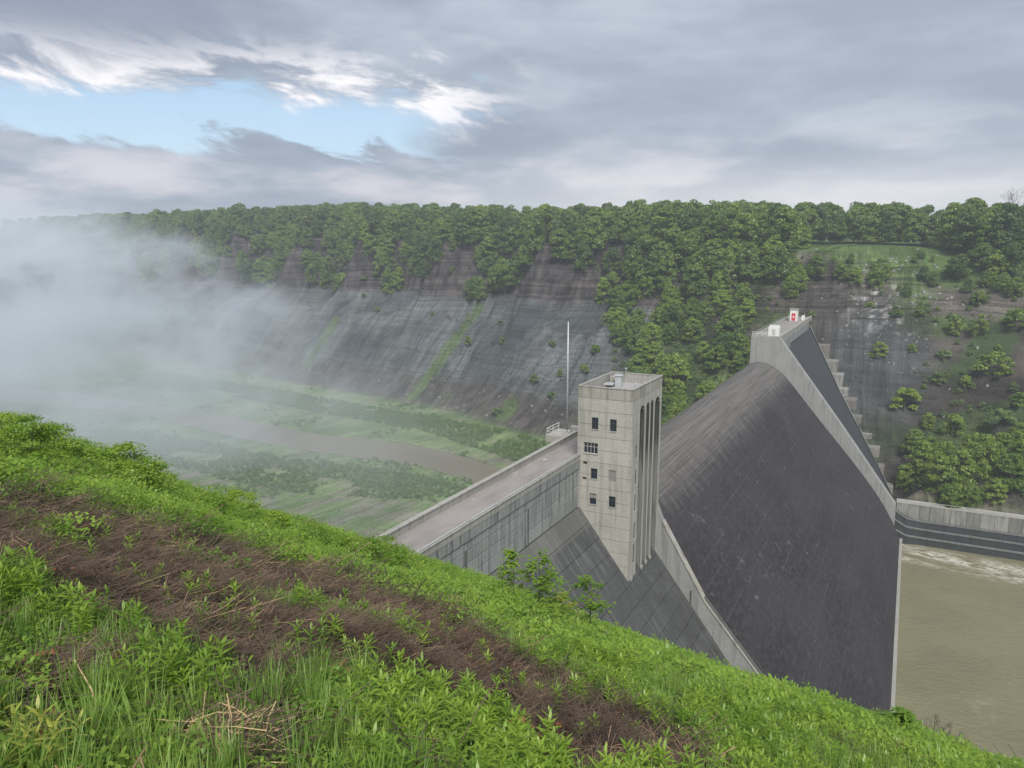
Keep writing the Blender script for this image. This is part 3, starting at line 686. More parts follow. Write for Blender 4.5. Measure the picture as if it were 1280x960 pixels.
for i in range(len(bands) - 1):
    zt, zb = bands[i], bands[i + 1]; e = .028
    mt = M['concrete_top'] if i == 0 else M['concrete']
    for nm, lo_, hi_, holes, fn in (('f', nL, nR, hF, lambda a, b, c, d: (a, b, sF, sF + T, c, d)), ('r', sF + T + .001, sB, hR, lambda a, b, c, d: (nR - (TR if i else T), nR, a, b, c, d)),
                                    ('b', nL, nR - TR - .001, [], lambda a, b, c, d: (a, b, sB - T, sB, c, d)), ('l', sF + T + .001, sB - T - .001, [], lambda a, b, c, d: (nL, nL + T, a, b, c, d))):
        cl_ = {}
        for (a0, a1, c0, c1) in cells(lo_, hi_, zb + e, zt - e, holes):
            key = next((k for k, sl_ in enumerate(SLOT) if a0 < sl_[0]), 9) if nm == 'r' else 0
            cl_.setdefault(key, MB()).box(*fn(a0, a1, Z(c0), Z(c1)))
        for b in cl_.values(): b.build('concrete_lift', mt, tow, off=TO)
cpb = MB()
for q in ((nL - .07, nR + .07, sF - .07, sF + T), (nL - .07, nR + .07, sB - T, sB + .07), (nL - .07, nL + T, sF + T + .002, sB - T - .002), (nR - T, nR + .07, sF + T + .002, sB - T - .002)): cpb.box(*q, Z(-21.17), Z(-21.02))
cpb.build('coping', M['capc'], tow, off=TO)
MB().box(nL + T + .01, nR - T - .01, sF + T + .01, sB - T - .01, Z(-22.95), Z(-22.7)).build('roof', M['roof_felt'], tow, off=TO)
ip = MB()
for q in ((nL + T + .002, nL + T + .05, sF + T + .06, sB - T - .06), (nL + T + .06, nR - T - .06, sB - T - .05, sB - T - .002), (nR - T - .05, nR - T - .002, sF + T + .06, sB - T - .06)): ip.box(*q, Z(-22.7), Z(-21.25))
ip.build('parapet_lining', M['capc'], tow, off=TO)
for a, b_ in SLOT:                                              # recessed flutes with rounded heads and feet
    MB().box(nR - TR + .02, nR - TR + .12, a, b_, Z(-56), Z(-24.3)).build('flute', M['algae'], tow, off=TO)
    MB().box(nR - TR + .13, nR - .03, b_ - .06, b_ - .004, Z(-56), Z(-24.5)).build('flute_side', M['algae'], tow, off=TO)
    r = (b_ - a) / 2; cx = (a + b_) / 2; ar = MB()
    for sg in (-1, 1):
        pts = [(cx + sg * r, -24.3)] + [(cx + sg * r * math.cos(t), -24.3 - r + r * math.sin(t)) for t in np.linspace(0, math.pi / 2, 7)]
        n = len(pts); bb = len(ar.v)
        ar.v += [(nR - .02, y, Z(z)) for y, z in pts] + [(nR - TR + .12, y, Z(z)) for y, z in pts]
        ar.f.append(tuple(bb + q for q in range(n))); ar.f.append(tuple(bb + n + q for q in range(n)))
        for q in range(n): ar.f.append((bb + q, bb + (q + 1) % n, bb + n + (q + 1) % n, bb + n + q))
    ar.build('flute_head', M['concrete'], tow, off=TO)
for s_ in (110.9, 116.1, 118.5, 120.75, 124.45):
    MB().box(nR + .002, nR + .22, s_ - .35, s_ + .35, Z(-52.3 - (s_ > 112)), Z(-51.5)).build('rib_foot', M['capc'], tow, off=TO, bevel=.04)
def window(kind, u0, u1, z0, z1, face):
    """face 'f': u is x, outward -y; face 'r': u is y, outward +x"""
    def bx(b, a0, a1, c0, c1, d0, d1):
        if face == 'f': b.box(a0, a1, sF + d0, sF + d1, Z(c0), Z(c1))
        else: b.box(nR - d1, nR - d0, a0, a1, Z(c0), Z(c1))
        return b
    fm = {'wide': 'pale_frame'}.get(kind, 'dark_frame'); ft = .07
    if kind == 'fill':
        return bx(MB(), u0 + .002, u1 - .002, z0 + .002, z1 - .002, .12, .33).build('blocked_window', M['brick_fill'], tow, off=TO)
    fr = MB()
    for q in ((u0 + .002, u0 + ft, z0 + .002, z1 - .002), (u1 - ft, u1 - .002, z0 + .002, z1 - .002), (u0 + ft, u1 - ft, z0 + .002, z0 + ft), (u0 + ft, u1 - ft, z1 - ft, z1 - .002)): bx(fr, *q, .16, .24)
    w = fr.build('window', M[fm], tow, off=TO)
    cols_ = 4 if kind == 'wide' else 2; rows_ = [z0 + ft, z0 + (z1 - z0) * .62, z1 - ft] if kind != 'half' else [z0 + ft, z0 + (z1 - z0) * .55, z1 - ft]
    bars = MB(); W_ = (u1 - u0 - 2 * ft) / cols_
    for c_ in range(1, cols_): bx(bars, u0 + ft + W_ * c_ - .035, u0 + ft + W_ * c_ + .035, z0 + ft + .001, z1 - ft - .001, .17, .23)
    bx(bars, u0 + ft + .001, u1 - ft - .001, rows_[1] - .03, rows_[1] + .03, .175, .225)
    bars.build('glazing_bar', M[fm], w, off=TO)
    for c_ in range(cols_):
        for r_ in range(2):
            if kind == 'half' and r_ == 1: continue
            bx(MB(), u0 + ft + W_ * c_ + .03, u0 + ft + W_ * (c_ + 1) - .03, rows_[r_] + .03, rows_[r_ + 1] - .03, .20, .215).build('pane', M['glass'], w, off=TO)
    if kind == 'half': bx(MB(), u0 + ft, u1 - ft, rows_[1] + .031, z1 - ft, .19, .22).build('board', M['rusty_metal'], w, off=TO)
    if face == 'f': bx(MB(), u0 - .08, u1 + .08, z0 - .12, z0 - .002, -.08, .1).build('window_sill', M['capc'], w, off=TO)
for q in WN: window(q[4], *q[:4], 'f')
for q in SW: window('dark', *q, 'r')
# roof equipment
b = MB(); b.box(-42.5, -41.5, 119.6, 120.6, Z(-22.7), Z(-20.9)); b.box(-42.65, -41.35, 119.45, 120.75, Z(-20.898), Z(-20.7)); b.build('vent_stack', M['galvanised'], tow, off=TO, bevel=.04)
b = MB(); b.box(-43.9, -42.7, 121.2, 122.6, Z(-22.7), Z(-21.3)); b.build('roof_hatch', M['concrete_top'], tow, off=TO, bevel=.05)
b = MB(); b.box(-44.2, -42.6, 118.6, 120.6, Z(-22.35), Z(-22.15)); b.box(-44.1, -43.9, 118.8, 119, Z(-22.7), Z(-22.36)); b.box(-42.9, -42.7, 120.2, 120.4, Z(-22.7), Z(-22.36)); b.build('duct', M['galvanised'], tow, off=TO)
b = MB(); b.tube([(-38.9, 119.6, Z(-22.7)), (-38.9, 119.6, Z(-22.05))], .14, k=10); b.tube([(-38.9, 119.6, Z(-22.05)), (-38.9, 119.6, Z(-21.85))], .26, .20, k=10); b.build('mushroom_vent', M['galvanised'], tow, off=TO)
b = MB(); b.tube([(-42.0, 123.6, Z(-22.7)), (-42.0, 123.6, Z(-20.2))], .05, k=6); b.tube([(-42.0, 123.6, Z(-20.2)), (-42.0, 123.6, Z(-20.02))], .22, .2, k=8); b.build('antenna', M['galvanised'], tow, off=TO)
b = MB(); b.tube([(-37.6, 123.5, Z(-22.7)), (-37.8, 123.2, Z(-20.9))], .04, k=6); b.tube([(-37.5, 123.6, Z(-21.7)), (-38.2, 123.4, Z(-21.5))], .03, k=6); b.build('antenna', M['galvanised'], tow, off=TO)

# flagpole with its small fenced platform on the upstream parapet
fpz = Z(-33)
po = thing('flagpole', 'tall bare white flagpole left of the concrete tower', 'flagpole', (-53.4, 125.2, fpz))
b = MB(); b.tube([(0, 0, .15), (0, 0, 10.5), (0, 0, 20.4)], .19, .10, k=12); b.build('pole', M['galvanised'], po, smooth=True)
b = MB(); b.tube([(0, 0, 20.38), (0, 0, 20.75)], .24, .12, k=10); b.build('finial', M['dark_frame'], po)
b = MB(); b.box(-.5, .5, -.5, .5, 0, .3); b.build('base', M['capc'], po, bevel=.05)
MB().box(-56.4, -51.4, 122.4, 128.0, Z(-34.4), Z(-33.02)).build('flagpole_platform', M['capc'], dam, bevel=.05)
rl = thing('platform_railing', 'pale pipe railing round the platform at the flagpole foot', 'railing', (-54, 125, fpz))
b = MB(); P_ = [(-2.2, 3, 1.1), (-2.2, -2.4, 1.1), (2.3, -2.4, 1.1)]
b.tube(P_, .05, k=6); b.tube([(x, y, .55) for x, y, z in P_], .04, k=6); b.build('rail', M['white_paint'], rl)
for x, y in ((-2.2, 2.9), (-2.2, .3), (-2.2, -2.35), (0, -2.4), (2.2, -2.4)): b = MB(); b.tube([(x, y, 0), (x, y, 1.12)], .05, k=6); b.build('post', M['white_paint'], rl)
# things on the far end of the dam
hb = thing('equipment_cabinet', 'large white cabinet at the near corner of the far road deck', 'cabinet', (-43.2, 292.5, Z(-31.5)))
b = MB(); b.box(-1.9, 1.9, -1.9, 1.5, .0, 3.3); b.build('housing', M['white_paint'], hb, bevel=.06)
for x in (-1.3, -.4, .5, 1.3): b = MB(); b.box(x - .28, x + .28, -1.2, .8, 3.31, 3.85); b.build('roof_unit', M['white_paint'], hb, bevel=.05)
b = MB(); b.box(-.55, .55, -1.94, -1.905, .3, 2.5); b.build('door', M['pale_frame'], hb)
rl2 = thing('deck_railing', 'pale railing and low wall left of the white cabinet', 'railing', (-48, 290.6, Z(-31.5)))
b = MB(); b.tube([(-2.6, 0, 1.2), (2.5, 0, 1.2)], .07, k=6); b.tube([(-2.6, 0, .6), (2.5, 0, .6)], .06, k=6); b.build('rail', M['white_paint'], rl2)
for x in (-2.5, -.8, .8, 2.4): b = MB(); b.tube([(x, 0, 0), (x, 0, 1.2)], .07, k=6); b.build('post', M['white_paint'], rl2)
gh = thing('gatehouse', 'small white gatehouse with red door at the far road end', 'gatehouse', (-47.0, 373.5, Z(-33)))
b = MB(); b.box(-1.6, 1.6, -1.4, 2.6, 0, 5.2); b.build('wall', M['white_paint'], gh, bevel=.05)
b = MB(); b.box(-1.85, 1.85, -1.7, 2.9, 5.21, 5.5); b.build('roof', M['capc'], gh)
b = MB(); b.box(-.85, .85, -1.46, -1.405, .2, 3.6); dr = b.build('door', M['red_paint'], gh)
b = MB(); b.box(-.3, .3, -1.50, -1.465, 1.5, 2.4); b.build('door_panel', M['white_paint'], dr)
ub = thing('utility_box', 'small white utility box right of the gatehouse', 'utility box', (-43.6, 379, Z(-33)))
b = MB(); b.box(-.7, .7, -.5, .5, 0, 2.2); b.build('housing', M['white_paint'], ub, bevel=.05)
b = MB(); b.tube([(.5, 0, 2.2), (.5, 0, 3.6)], .08, k=6); b.build('mast', M['galvanised'], ub)
hr = thing('road_handrail', 'grey handrail along the far road deck between cabinet and gatehouse', 'railing', (-50.9, 333, Z(-32)))
b = MB(); b.tube([(0, -40, 1.0), (0, 40, 1.0)], .06, k=5); b.build('rail', M['galvanised'], hr)
for i in range(14): b = MB(); b.box(-.06, .06, -40 + 6.15 * i - .06, -40 + 6.15 * i + .06, 0, 1.0); b.build('post', M['galvanised'], hr)

# ================================================================ vegetation
def tubes_np(paths, k=5):
    b = MB()
    for P, r0, r1 in paths: b.tube(P, r0, r1, k)
    return b
def leaf_quads(c, nrm, size, rng, aspect=1.5):
    n = len(c); r = rng.normal(size=(n, 3)); u = np.cross(nrm, r); u /= np.linalg.norm(u, axis=1)[:, None] + 1e-9; v = np.cross(nrm, u)
    v /= np.linalg.norm(v, axis=1)[:, None] + 1e-9
    a = u * (size * aspect * .5)[:, None]; b = v * (size * .5)[:, None]
    V = np.stack([c - a, c + b * .9 - a * .1, c + a, c - b * .9 - a * .1], 1).reshape(-1, 3)
    return V, np.arange(4 * n).reshape(n, 4)
def crown_mesh(seed, H=20., R=6.2, base=.22, nb=44, per=75, leaf=.66, airy=0.0, mat='tree_leaf'):
    rng = np.random.default_rng(seed); cs = []; ns = []
    for i in range(nb):
        a = rng.uniform(0, 2 * math.pi); h = rng.uniform(0, 1) ** .8
        prof = math.sin(math.pi * min(1, (.12 + .88 * h) ** .85)) ** .55 if h < .97 else .3
        rad = R * prof * (rng.uniform(.35, 1.0) ** .5) * .80
        c = np.array([math.cos(a) * rad, math.sin(a) * rad, H * (base + (1 - base) * (h * .93))])
        br = R * rng.uniform(.22, .46) * (1 - .25 * h)
        d = rng.normal(size=(per, 3)); d /= np.linalg.norm(d, axis=1)[:, None]; d[:, 2] = np.where(d[:, 2] < -.3, -d[:, 2], d[:, 2])
        rr_ = br * rng.uniform(.65 - .4 * airy, 1.08, (per, 1)); p = c + d * rr_ * np.array([1, 1, .78])
        cs.append(p); nn = d + rng.normal(size=(per, 3)) * .55 + np.array([0, 0, .35]); ns.append(nn / np.linalg.norm(nn, axis=1)[:, None])
    c = np.concatenate(cs); nrm = np.concatenate(ns)
    V, Fa = leaf_quads(c, nrm, rng.uniform(.7, 1.3, len(c)) * leaf, rng)
    return mesh_np('crown', V, Fa, [M[mat]])
def trunk_mesh(seed, H=20., R=6.2, limbs=6, th=1.0):
    rng = random.Random(seed); p = [((0, 0, -1), .34, 0)]; lean = rng.uniform(-.6, .6)
    P = [(([(0, 0, -1.2), (.1 * lean, 0, H * .25), (.4 * lean, .2, H * .55), (.6 * lean, .3, H * .9)]), .36 * th * min(1, H / 12), .07 * th)]
    for i in range(limbs):
        a = rng.uniform(0, 6.28); h = H * rng.uniform(.25, .65); L = R * rng.uniform(.5, .85)
        P.append(([(0.2 * lean, .1, h), (math.cos(a) * L * .5, math.sin(a) * L * .5, h + L * .45), (math.cos(a) * L, math.sin(a) * L, h + L * .95)], .15 * th * min(1, H / 12), .04 * th))
    o = tubes_np(P).build('trunk', M['bark']); me = o.data; bpy.data.objects.remove(o); return me
TREES = []
for i in range(7): TREES.append((crown_mesh(100 + i, 20, 6.6 + .6 * (i % 3), .08 + .03 * (i % 4), 56 + 4 * (i % 3)), trunk_mesh(i)))
FRESH = [(crown_mesh(200 + i, 20, 6.6 + .8 * (i % 2), .05, 56, 75, .64, .3, 'fresh_leaf'), trunk_mesh(20 + i)) for i in range(5)]
PALE = [(crown_mesh(300 + i, 20, 6.4, .2, 36, 60, .6, .5, 'pale_leaf'), trunk_mesh(30 + i)) for i in range(2)]
SHRUB = [(crown_mesh(400 + i, 5, 2.9, .02, 22, 70, .34, .5, 'fresh_leaf'), trunk_mesh(40 + i, 5, 2.2, 5)) for i in range(4)]
DSHRUB = [(crown_mesh(450 + i, 5, 3.2, .02, 22, 70, .34, .5, 'scrub_leaf'), trunk_mesh(45 + i, 5, 2.2, 5)) for i in range(3)]
def tree(name, label, cat, group, kindset, n, s, h, wide=1.0, sink=.3, base=20.):
    z = ground_at(n, s)
    if z is None: return
    t = thing(name, label, cat, (n, s, z - sink), group, random.uniform(0, 6.28)); k = h / base; t.scale = (k * wide, k * wide * random.uniform(.85, 1.15), k * random.uniform(.84, 1.22))
    c, tr = random.choice(kindset); link('trunk', tr, t); link('crown', c, t); return t
def scatter(name, pts, variants, rots, scls, idx, label, cat, **kw):
    me = bpy.data.meshes.new(name); me.vertices.add(len(pts)); me.vertices.foreach_set('co', np.asarray(pts, np.float32).ravel())
    for an, ty, dat, fld in (('rot', 'FLOAT_VECTOR', np.asarray(rots, np.float32), 'vector'), ('scl', 'FLOAT', np.asarray(scls, np.float32), 'value'), ('idx', 'INT', np.asarray(idx, np.int32), 'value')):
        at_ = me.attributes.new(an, ty, 'POINT'); at_.data.foreach_set(fld, dat.ravel())
    coll = bpy.data.collections.new(name + '_sources')
    for i, v in enumerate(variants): coll.objects.link(bpy.data.objects.new('%s_piece_%02d' % (name, i), v))
    o = link(name, me, kind='stuff', label=label, category=cat, **kw)
    ng = bpy.data.node_groups.new(name + '_scatter', 'GeometryNodeTree')
    ng.interface.new_socket('Geometry', in_out='INPUT', socket_type='NodeSocketGeometry'); ng.interface.new_socket('Geometry', in_out='OUTPUT', socket_type='NodeSocketGeometry')
    N = ng.nodes; L = ng.links; gi = N.new('NodeGroupInput'); go = N.new('NodeGroupOutput'); ip_ = N.new('GeometryNodeInstanceOnPoints')
    ci = N.new('GeometryNodeCollectionInfo'); ci.inputs['Collection'].default_value = coll; ci.inputs['Separate Children'].default_value = True; ci.inputs['Reset Children'].default_value = True
    def na(nm, ty):
        a = N.new('GeometryNodeInputNamedAttribute'); a.data_type = ty; a.inputs['Name'].default_value = nm; return a.outputs['Attribute']
    L.new(gi.outputs[0], ip_.inputs['Points']); L.new(ci.outputs[0], ip_.inputs['Instance']); ip_.inputs['Pick Instance'].default_value = True
    L.new(na('idx', 'INT'), ip_.inputs['Instance Index'])
    e2r = N.new('FunctionNodeEulerToRotation'); L.new(na('rot', 'FLOAT_VECTOR'), e2r.inputs[0]); L.new(e2r.outputs[0], ip_.inputs['Rotation'])
    L.new(na('scl', 'FLOAT'), ip_.inputs['Scale']); L.new(ip_.outputs[0], go.inputs[0])
    md = o.modifiers.new('scatter', 'NODES'); md.node_group = ng; return o

# candidate spots on the far side, evaluated on the terrain functions
def jgrid(n0, n1, s0, s1, st, seed):
    rng = np.random.default_rng(seed); a, b = np.meshgrid(np.arange(n0, n1, st), np.arange(s0, s1, st)); a = a + rng.uniform(-.42, .42, a.shape) * st; b = b + rng.uniform(-.42, .42, b.shape) * st
    a = a.ravel(); b = b.ravel(); z, d, t = terrain_z(a, b); px, py = pix(a, b, z); return a, b, z, d, t, px, py, rng
ZT = [(728, 300), (1000, 300), (1003, 350), (990, 385), (945, 395), (925, 470), (850, 600), (800, 560), (772, 500), (764, 430), (748, 360), (722, 322)]
ZU = [(1003, 328), (1290, 318), (1290, 372), (1180, 378), (1060, 372), (1010, 366)]
TERR = [(985, 280), (1180, 280), (1180, 324), (1003, 324)]
a, b, z, d, t, px, py, rng = jgrid(-1150, 260, 300, 860, 9.6, 5)
view = (px > -60) & (px < 1340)
sc9_ = np.abs((((t - T0) / 92.0 + .525) % 1) - .5) * 2 * (t < T0 + 100)
rimd = 103 + 5 * sc9_
isrim = view & (d > rimd - 8 + rng.uniform(-7, 4, d.shape)) & (d < np.where(px > 985, 205, 150)) & ~inpoly(px, py, TERR) & ~((px > 985) & (d < np.where(px > 1185, 150, 172)))
back = view & ~isrim & (d >= np.where(px > 985, 205, 140)) & (d < 250)
isT = inpoly(px, py, ZT) & (d > 6) & (d < 150) & ~isrim & (rng.uniform(0, 1, d.shape) < .95) & ~((a > -62) & (b < 400))
isU = inpoly(px, py, ZU) & (d < 170) & ~isrim & (rng.uniform(0, 1, d.shape) < .75)
cnt = [0, 0, 0, 0]
LA, LB_ = 'dense green broadleaf tree in the forest crowning the gorge cliff', 'young green broadleaf tree on the wooded slope between cliff and far dam end'
LU, LR = 'leafy tree scattered on the hillside below the grassy terrace', 'broadleaf tree standing in the row behind the grassy terrace'
order = np.argsort(d)
for i in order:
    if isrim[i] and (cnt[0] >= 205 or px[i] < 60): back[i] = True
    elif isrim[i]:
        right = px[i] > 985
        ks = TREES if rng.uniform() < (.62 if not right else .5) else (FRESH if rng.uniform() < .7 else PALE)
        zone = ('fading into the mist at the left end of the gorge rim' if px[i] < 260 else 'on the gorge rim above the grey cliff left of the flagpole' if px[i] < 640 else 'on the rim between the pointed spur and the far dam end' if px[i] < 985 else 'in the row along the back of the grassy terrace')
        row = 'front-row' if d[i] < rimd[i] + 8 else 'back-row'; tone = 'dark green' if ks is TREES else 'bright green' if ks is FRESH else 'pale airy'
        tree('broadleaf_tree', '%s %s tree %s' % (row, tone, zone), 'tree', '%s trees %s' % (row, zone), ks, a[i], b[i], (rng.uniform(13, 23) + 6 * (rng.uniform() < .2) + (4 if px[i] > 1170 else 0)) * (rng.uniform(.6, 1.12) if right else 1), rng.uniform(.85, 1.15)); cnt[0] += 1
    elif isT[i]:
        ks = FRESH if rng.uniform() < .55 + .3 * (py[i] > 380) else TREES; tone = 'dark green' if ks is TREES else 'bright green'
        zone = 'high on the wooded slope right of the pointed spur' if py[i] < 370 else 'halfway down the wooded slope left of the far dam end' if py[i] < 440 else 'low on the wooded slope just behind the spillway crest'
        tree('broadleaf_tree', '%s tree %s' % (tone, zone), 'tree', 'trees ' + zone, ks, a[i], b[i], rng.uniform(10, 18), rng.uniform(1.0, 1.3)); cnt[1] += 1
    elif isU[i]:
        ks = FRESH if rng.uniform() < .5 else TREES; tree('broadleaf_tree', '%s small tree below the grassy terrace %s' % ('bright green' if ks is FRESH else 'dark', 'near the dam end' if px[i] < 1130 else 'near the right edge'), 'tree', 'trees below the grassy terrace', ks, a[i], b[i], rng.uniform(6, 12) if py[i] > 345 else rng.uniform(3.5, 5.5), rng.uniform(1.1, 1.4)); cnt[2] += 1
k = np.where(back)[0]
scatter('distant_woodland', np.stack([a[k], b[k], z[k] - .3], 1), [x[0] for x in TREES + FRESH[:2]], np.stack([0 * k, 0 * k, rng.uniform(0, 6.28, len(k))], 1), rng.uniform(.75, 1.35, len(k)), rng.integers(0, 9, len(k)), 'woodland massed on the plateau behind the rim trees', 'woodland')
print('trees', cnt, len(k))
# shrubs and small trees one can point at, by where they stand on the far slopes
def plant_at(px_, py_, h, kindset, label, name='leafy_tree', cat='tree', group=None, wide=1., base=20.):
    q = hit(px_, py_)
    if q is None: return
    return tree(name, label, cat, group, kindset, q.x, q.y, h, wide, .2, base)
plant_at(1030, 297, 26, TREES, 'large round dark green tree standing alone left of the grassy terrace', wide=1.15)
plant_at(1132, 299, 16, PALE, 'pale airy tree behind the middle of the grassy terrace', wide=1.35)
plant_at(1162, 299, 13, TREES, 'small dark tree right of the pale airy tree on the terrace')
plant_at(1205, 305, 30, PALE, 'tall sparse-leaved tree right of the grassy terrace', wide=1.1)
for (x_, y_, h, w, ks_) in ((1188, 312, 21, 1.1, FRESH), (1214, 316, 24, 1.1, TREES), (1236, 322, 25, 1.1, FRESH), (1258, 326, 26, 1.1, TREES), (1278, 322, 27, 1.1, TREES), (1226, 338, 15, 1.2, TREES), (1246, 350, 14, 1.2, FRESH)):
    plant_at(x_, y_, h, ks_, 'tall %s tree in the clump closing the terrace at the right edge' % ('dark green' if ks_ is TREES else 'bright green'), group='clump right of the grassy terrace', wide=w)
plant_at(1262, 345, 16, TREES, 'large dark bushy tree below the terrace by the right edge', wide=1.5)
for (x_, y_, h, w) in ((1020, 350, 12, 1.3), (1050, 352, 9, 1.2), (1100, 352, 11, 1.3), (1195, 350, 14, 1.4)):
    plant_at(x_, y_, h, TREES, 'mid green bushy tree rooted just under the terrace edge', group='trees just under the terrace edge', wide=w)
for (x_, y_, h, w) in ((1098, 446, 6.0, 1.5), (1195, 418, 8, .8), (1223, 420, 9, .8), (1243, 470, 12, 1.1), (1172, 480, 5, 1.2), (1207, 482, 5, .9), (1270, 410, 9, 1.2), (1130, 514, 10, 1.0), (1222, 380, 6, 1.2), (1180, 447, 4, 1.4), (1140, 440, 5, 1.0), (1275, 508, 6, 1.2), (1120, 395, 4, 1.6), (1088, 385, 4, 1.6), (1150, 395, 4, 1.6), (1250, 530, 6, 1.3), (1190, 545, 8, .9), (1015, 395, 3, 1.5)):
    dk = (x_ in (1172, 1180, 1250)); plant_at(x_, y_, h, DSHRUB if dk else SHRUB, '%s %s shrub on the %s bare hillside %s' % ('tall narrow' if h > 6.5 else 'low spreading' if h < 4.5 else 'medium-sized', 'dark' if dk else 'bright green', 'upper' if y_ < 425 else 'middle' if y_ < 490 else 'lower', 'by the dam end' if x_ < 1125 else 'midway right' if x_ < 1210 else 'near the right edge'), 'shrub', 'shrub', 'shrubs on the bare hillside', w, 5.)
for (x_, y_, h, w) in ((1150, 600, 19, .8), (1172, 618, 13, .9), (1200, 612, 15, 1.0), (1225, 600, 16, .9), (1140, 575, 12, .9), (1188, 635, 9, 1.2), (1262, 612, 14, 1.1), (1280, 590, 17, 1.0), (1242, 628, 8, 1.3), (1215, 632, 7, 1.3), (1162, 575, 10, 1.), (1275, 560, 10, 1.), (1215, 575, 11, 1.), (1180, 592, 12, 1.), (1250, 585, 12, 1.1), (1130, 610, 8, 1.1), (1160, 535, 7, 1.)):
    plant_at(x_, y_, h, FRESH, '%s bright green tree in the %s part of the grove above the basin wall' % ('tall' if h > 13 else 'medium' if h > 9 else 'low', 'left' if x_ < 1170 else 'middle' if x_ < 1230 else 'right'), group='grove above the basin wall', wide=w * 1.15)
for (x_, y_) in ((690, 432), (668, 478), (625, 405), (628, 430), (540, 395), (472, 390), (455, 372), (500, 362), (600, 330), (520, 322), (420, 350), (268, 385), (455, 350), (565, 340), (690, 500), (700, 470), (730, 465), (745, 440), (620, 520), (585, 430), (560, 500)):
    plant_at(x_, y_, random.uniform(2.5, 5), DSHRUB if random.random() < .6 else SHRUB, 'small shrub on the %s of the gorge cliff %s' % ('dark upper band' if y_ < 380 else 'grey middle slab' if y_ < 480 else 'brown foot', 'left of the green seam' if x_ < 520 else 'near the flagpole' if x_ < 680 else 'behind the flagpole'), 'shrub', 'shrub', 'shrubs on the gorge cliff', 1.2, 5.)
# bare-branched tree at the right end of the skyline
q = hit(1262, 305)
bt = thing('bare_tree', 'grey bare-branched tree on the skyline at the right', 'tree', (q.x, q.y, q.z - .3)); bp = []
def twigs(P, d, L, r, lv, rng):
    e = P + d * L; bp.append(([tuple(P), tuple(P + d * L * .5 + Vector((rng.uniform(-.1, .1) * L, rng.uniform(-.1, .1) * L, 0))), tuple(e)], r, r * .6))
    if lv == 0: return
    for _ in range(3 if lv > 1 else 4):
        nd = (d + Vector((rng.uniform(-.7, .7), rng.uniform(-.7, .7), rng.uniform(-.1, .5)))).normalized(); twigs(e, nd, L * rng.uniform(.55, .8), r * .6, lv - 1, rng)
rg = random.Random(4); twigs(Vector((0, 0, 0)), Vector((0, 0, 1)), 11.5, .4, 5, rg)
o = tubes_np(bp[:1]).build('trunk', M['bark'], bt); tubes_np(bp[1:], 3).build('crown', M['bark'], bt)
# low scrub on the valley floor and along the cliff foot
a, b, z, d, t, px, py, rng = jgrid(-520, -60, 200, 430, 1.9, 9)
ISL = [(120, 535), (250, 552), (360, 574), (460, 585), (540, 598), (590, 612), (560, 622), (480, 624), (380, 618), (280, 600), (180, 575), (100, 550)]
BANK = [(120, 480), (300, 498), (420, 520), (520, 536), (580, 556), (650, 580), (700, 600), (700, 560), (640, 540), (560, 525), (440, 505), (330, 485), (200, 465)]
rv = inpoly(a, b, RIV); dn_ = fbm(a * .05, b * .05, 3, 7)
keep = ~rv & (d < 14) & ((inpoly(px, py, ISL) & (dn_ > .30)) | (inpoly(px, py, BANK) & (dn_ > .28)) | ((dn_ > .64) & (rng.uniform(0, 1, d.shape) < .25)))
k = np.where(keep)[0]
scatter('valley_scrub', np.stack([a[k], b[k], z[k] - .2], 1), [x[0] for x in DSHRUB], np.stack([0 * k, 0 * k, rng.uniform(0, 6.28, len(k))], 1), rng.uniform(.12, .42, len(k)), rng.integers(0, 3, len(k)), 'low green scrub covering the valley floor by the river', 'scrub')
# loose rock: round the far abutment and along the cliff foot
def rock_mesh(seed, mat):
    rg_ = random.Random(seed); P = [Vector((rg_.gauss(0, 1), rg_.gauss(0, 1), rg_.gauss(0, .8))).normalized() * rg_.uniform(.6, 1.1) for _ in range(16)]
    import bmesh
    bm = bmesh.new(); [bm.verts.new(p) for p in P]; q = bmesh.ops.convex_hull(bm, input=bm.verts[:]); bmesh.ops.delete(bm, geom=[v for v in bm.verts if not v.link_faces], context='VERTS')
    me = bpy.data.meshes.new('rock'); bm.to_mesh(me); bm.free(); me.materials.append(M[mat]); return me
RK = [rock_mesh(i, 'rock_light') for i in range(3)] + [rock_mesh(5 + i, 'basin') for i in range(3)]
rng = np.random.default_rng(3); m_ = 900
ra = np.concatenate([rng.normal(-8, 16, 300), rng.uniform(-420, -90, 600)]); rb_ = np.concatenate([rng.normal(425, 24, 300), rng.uniform(330, 450, 600)])
rz, rd, rt = terrain_z(ra, rb_)
rvar = np.where(np.arange(m_) < 300, rng.integers(0, 6, m_), rng.integers(3, 6, m_))
ok = np.where(((np.arange(m_) < 300) & (rd > 20)) | ((np.arange(m_) >= 300) & (rd > -3) & (rd < 22)))[0]
scatter('loose_rock', np.stack([ra[ok], rb_[ok], rz[ok]], 1), RK, rng.uniform(0, 6, (len(ok), 3)), rng.uniform(.25, 1.1, len(ok)) ** 1.5, rvar[ok], 'broken rock strewn round the far abutment and along the cliff foot', 'rocks')
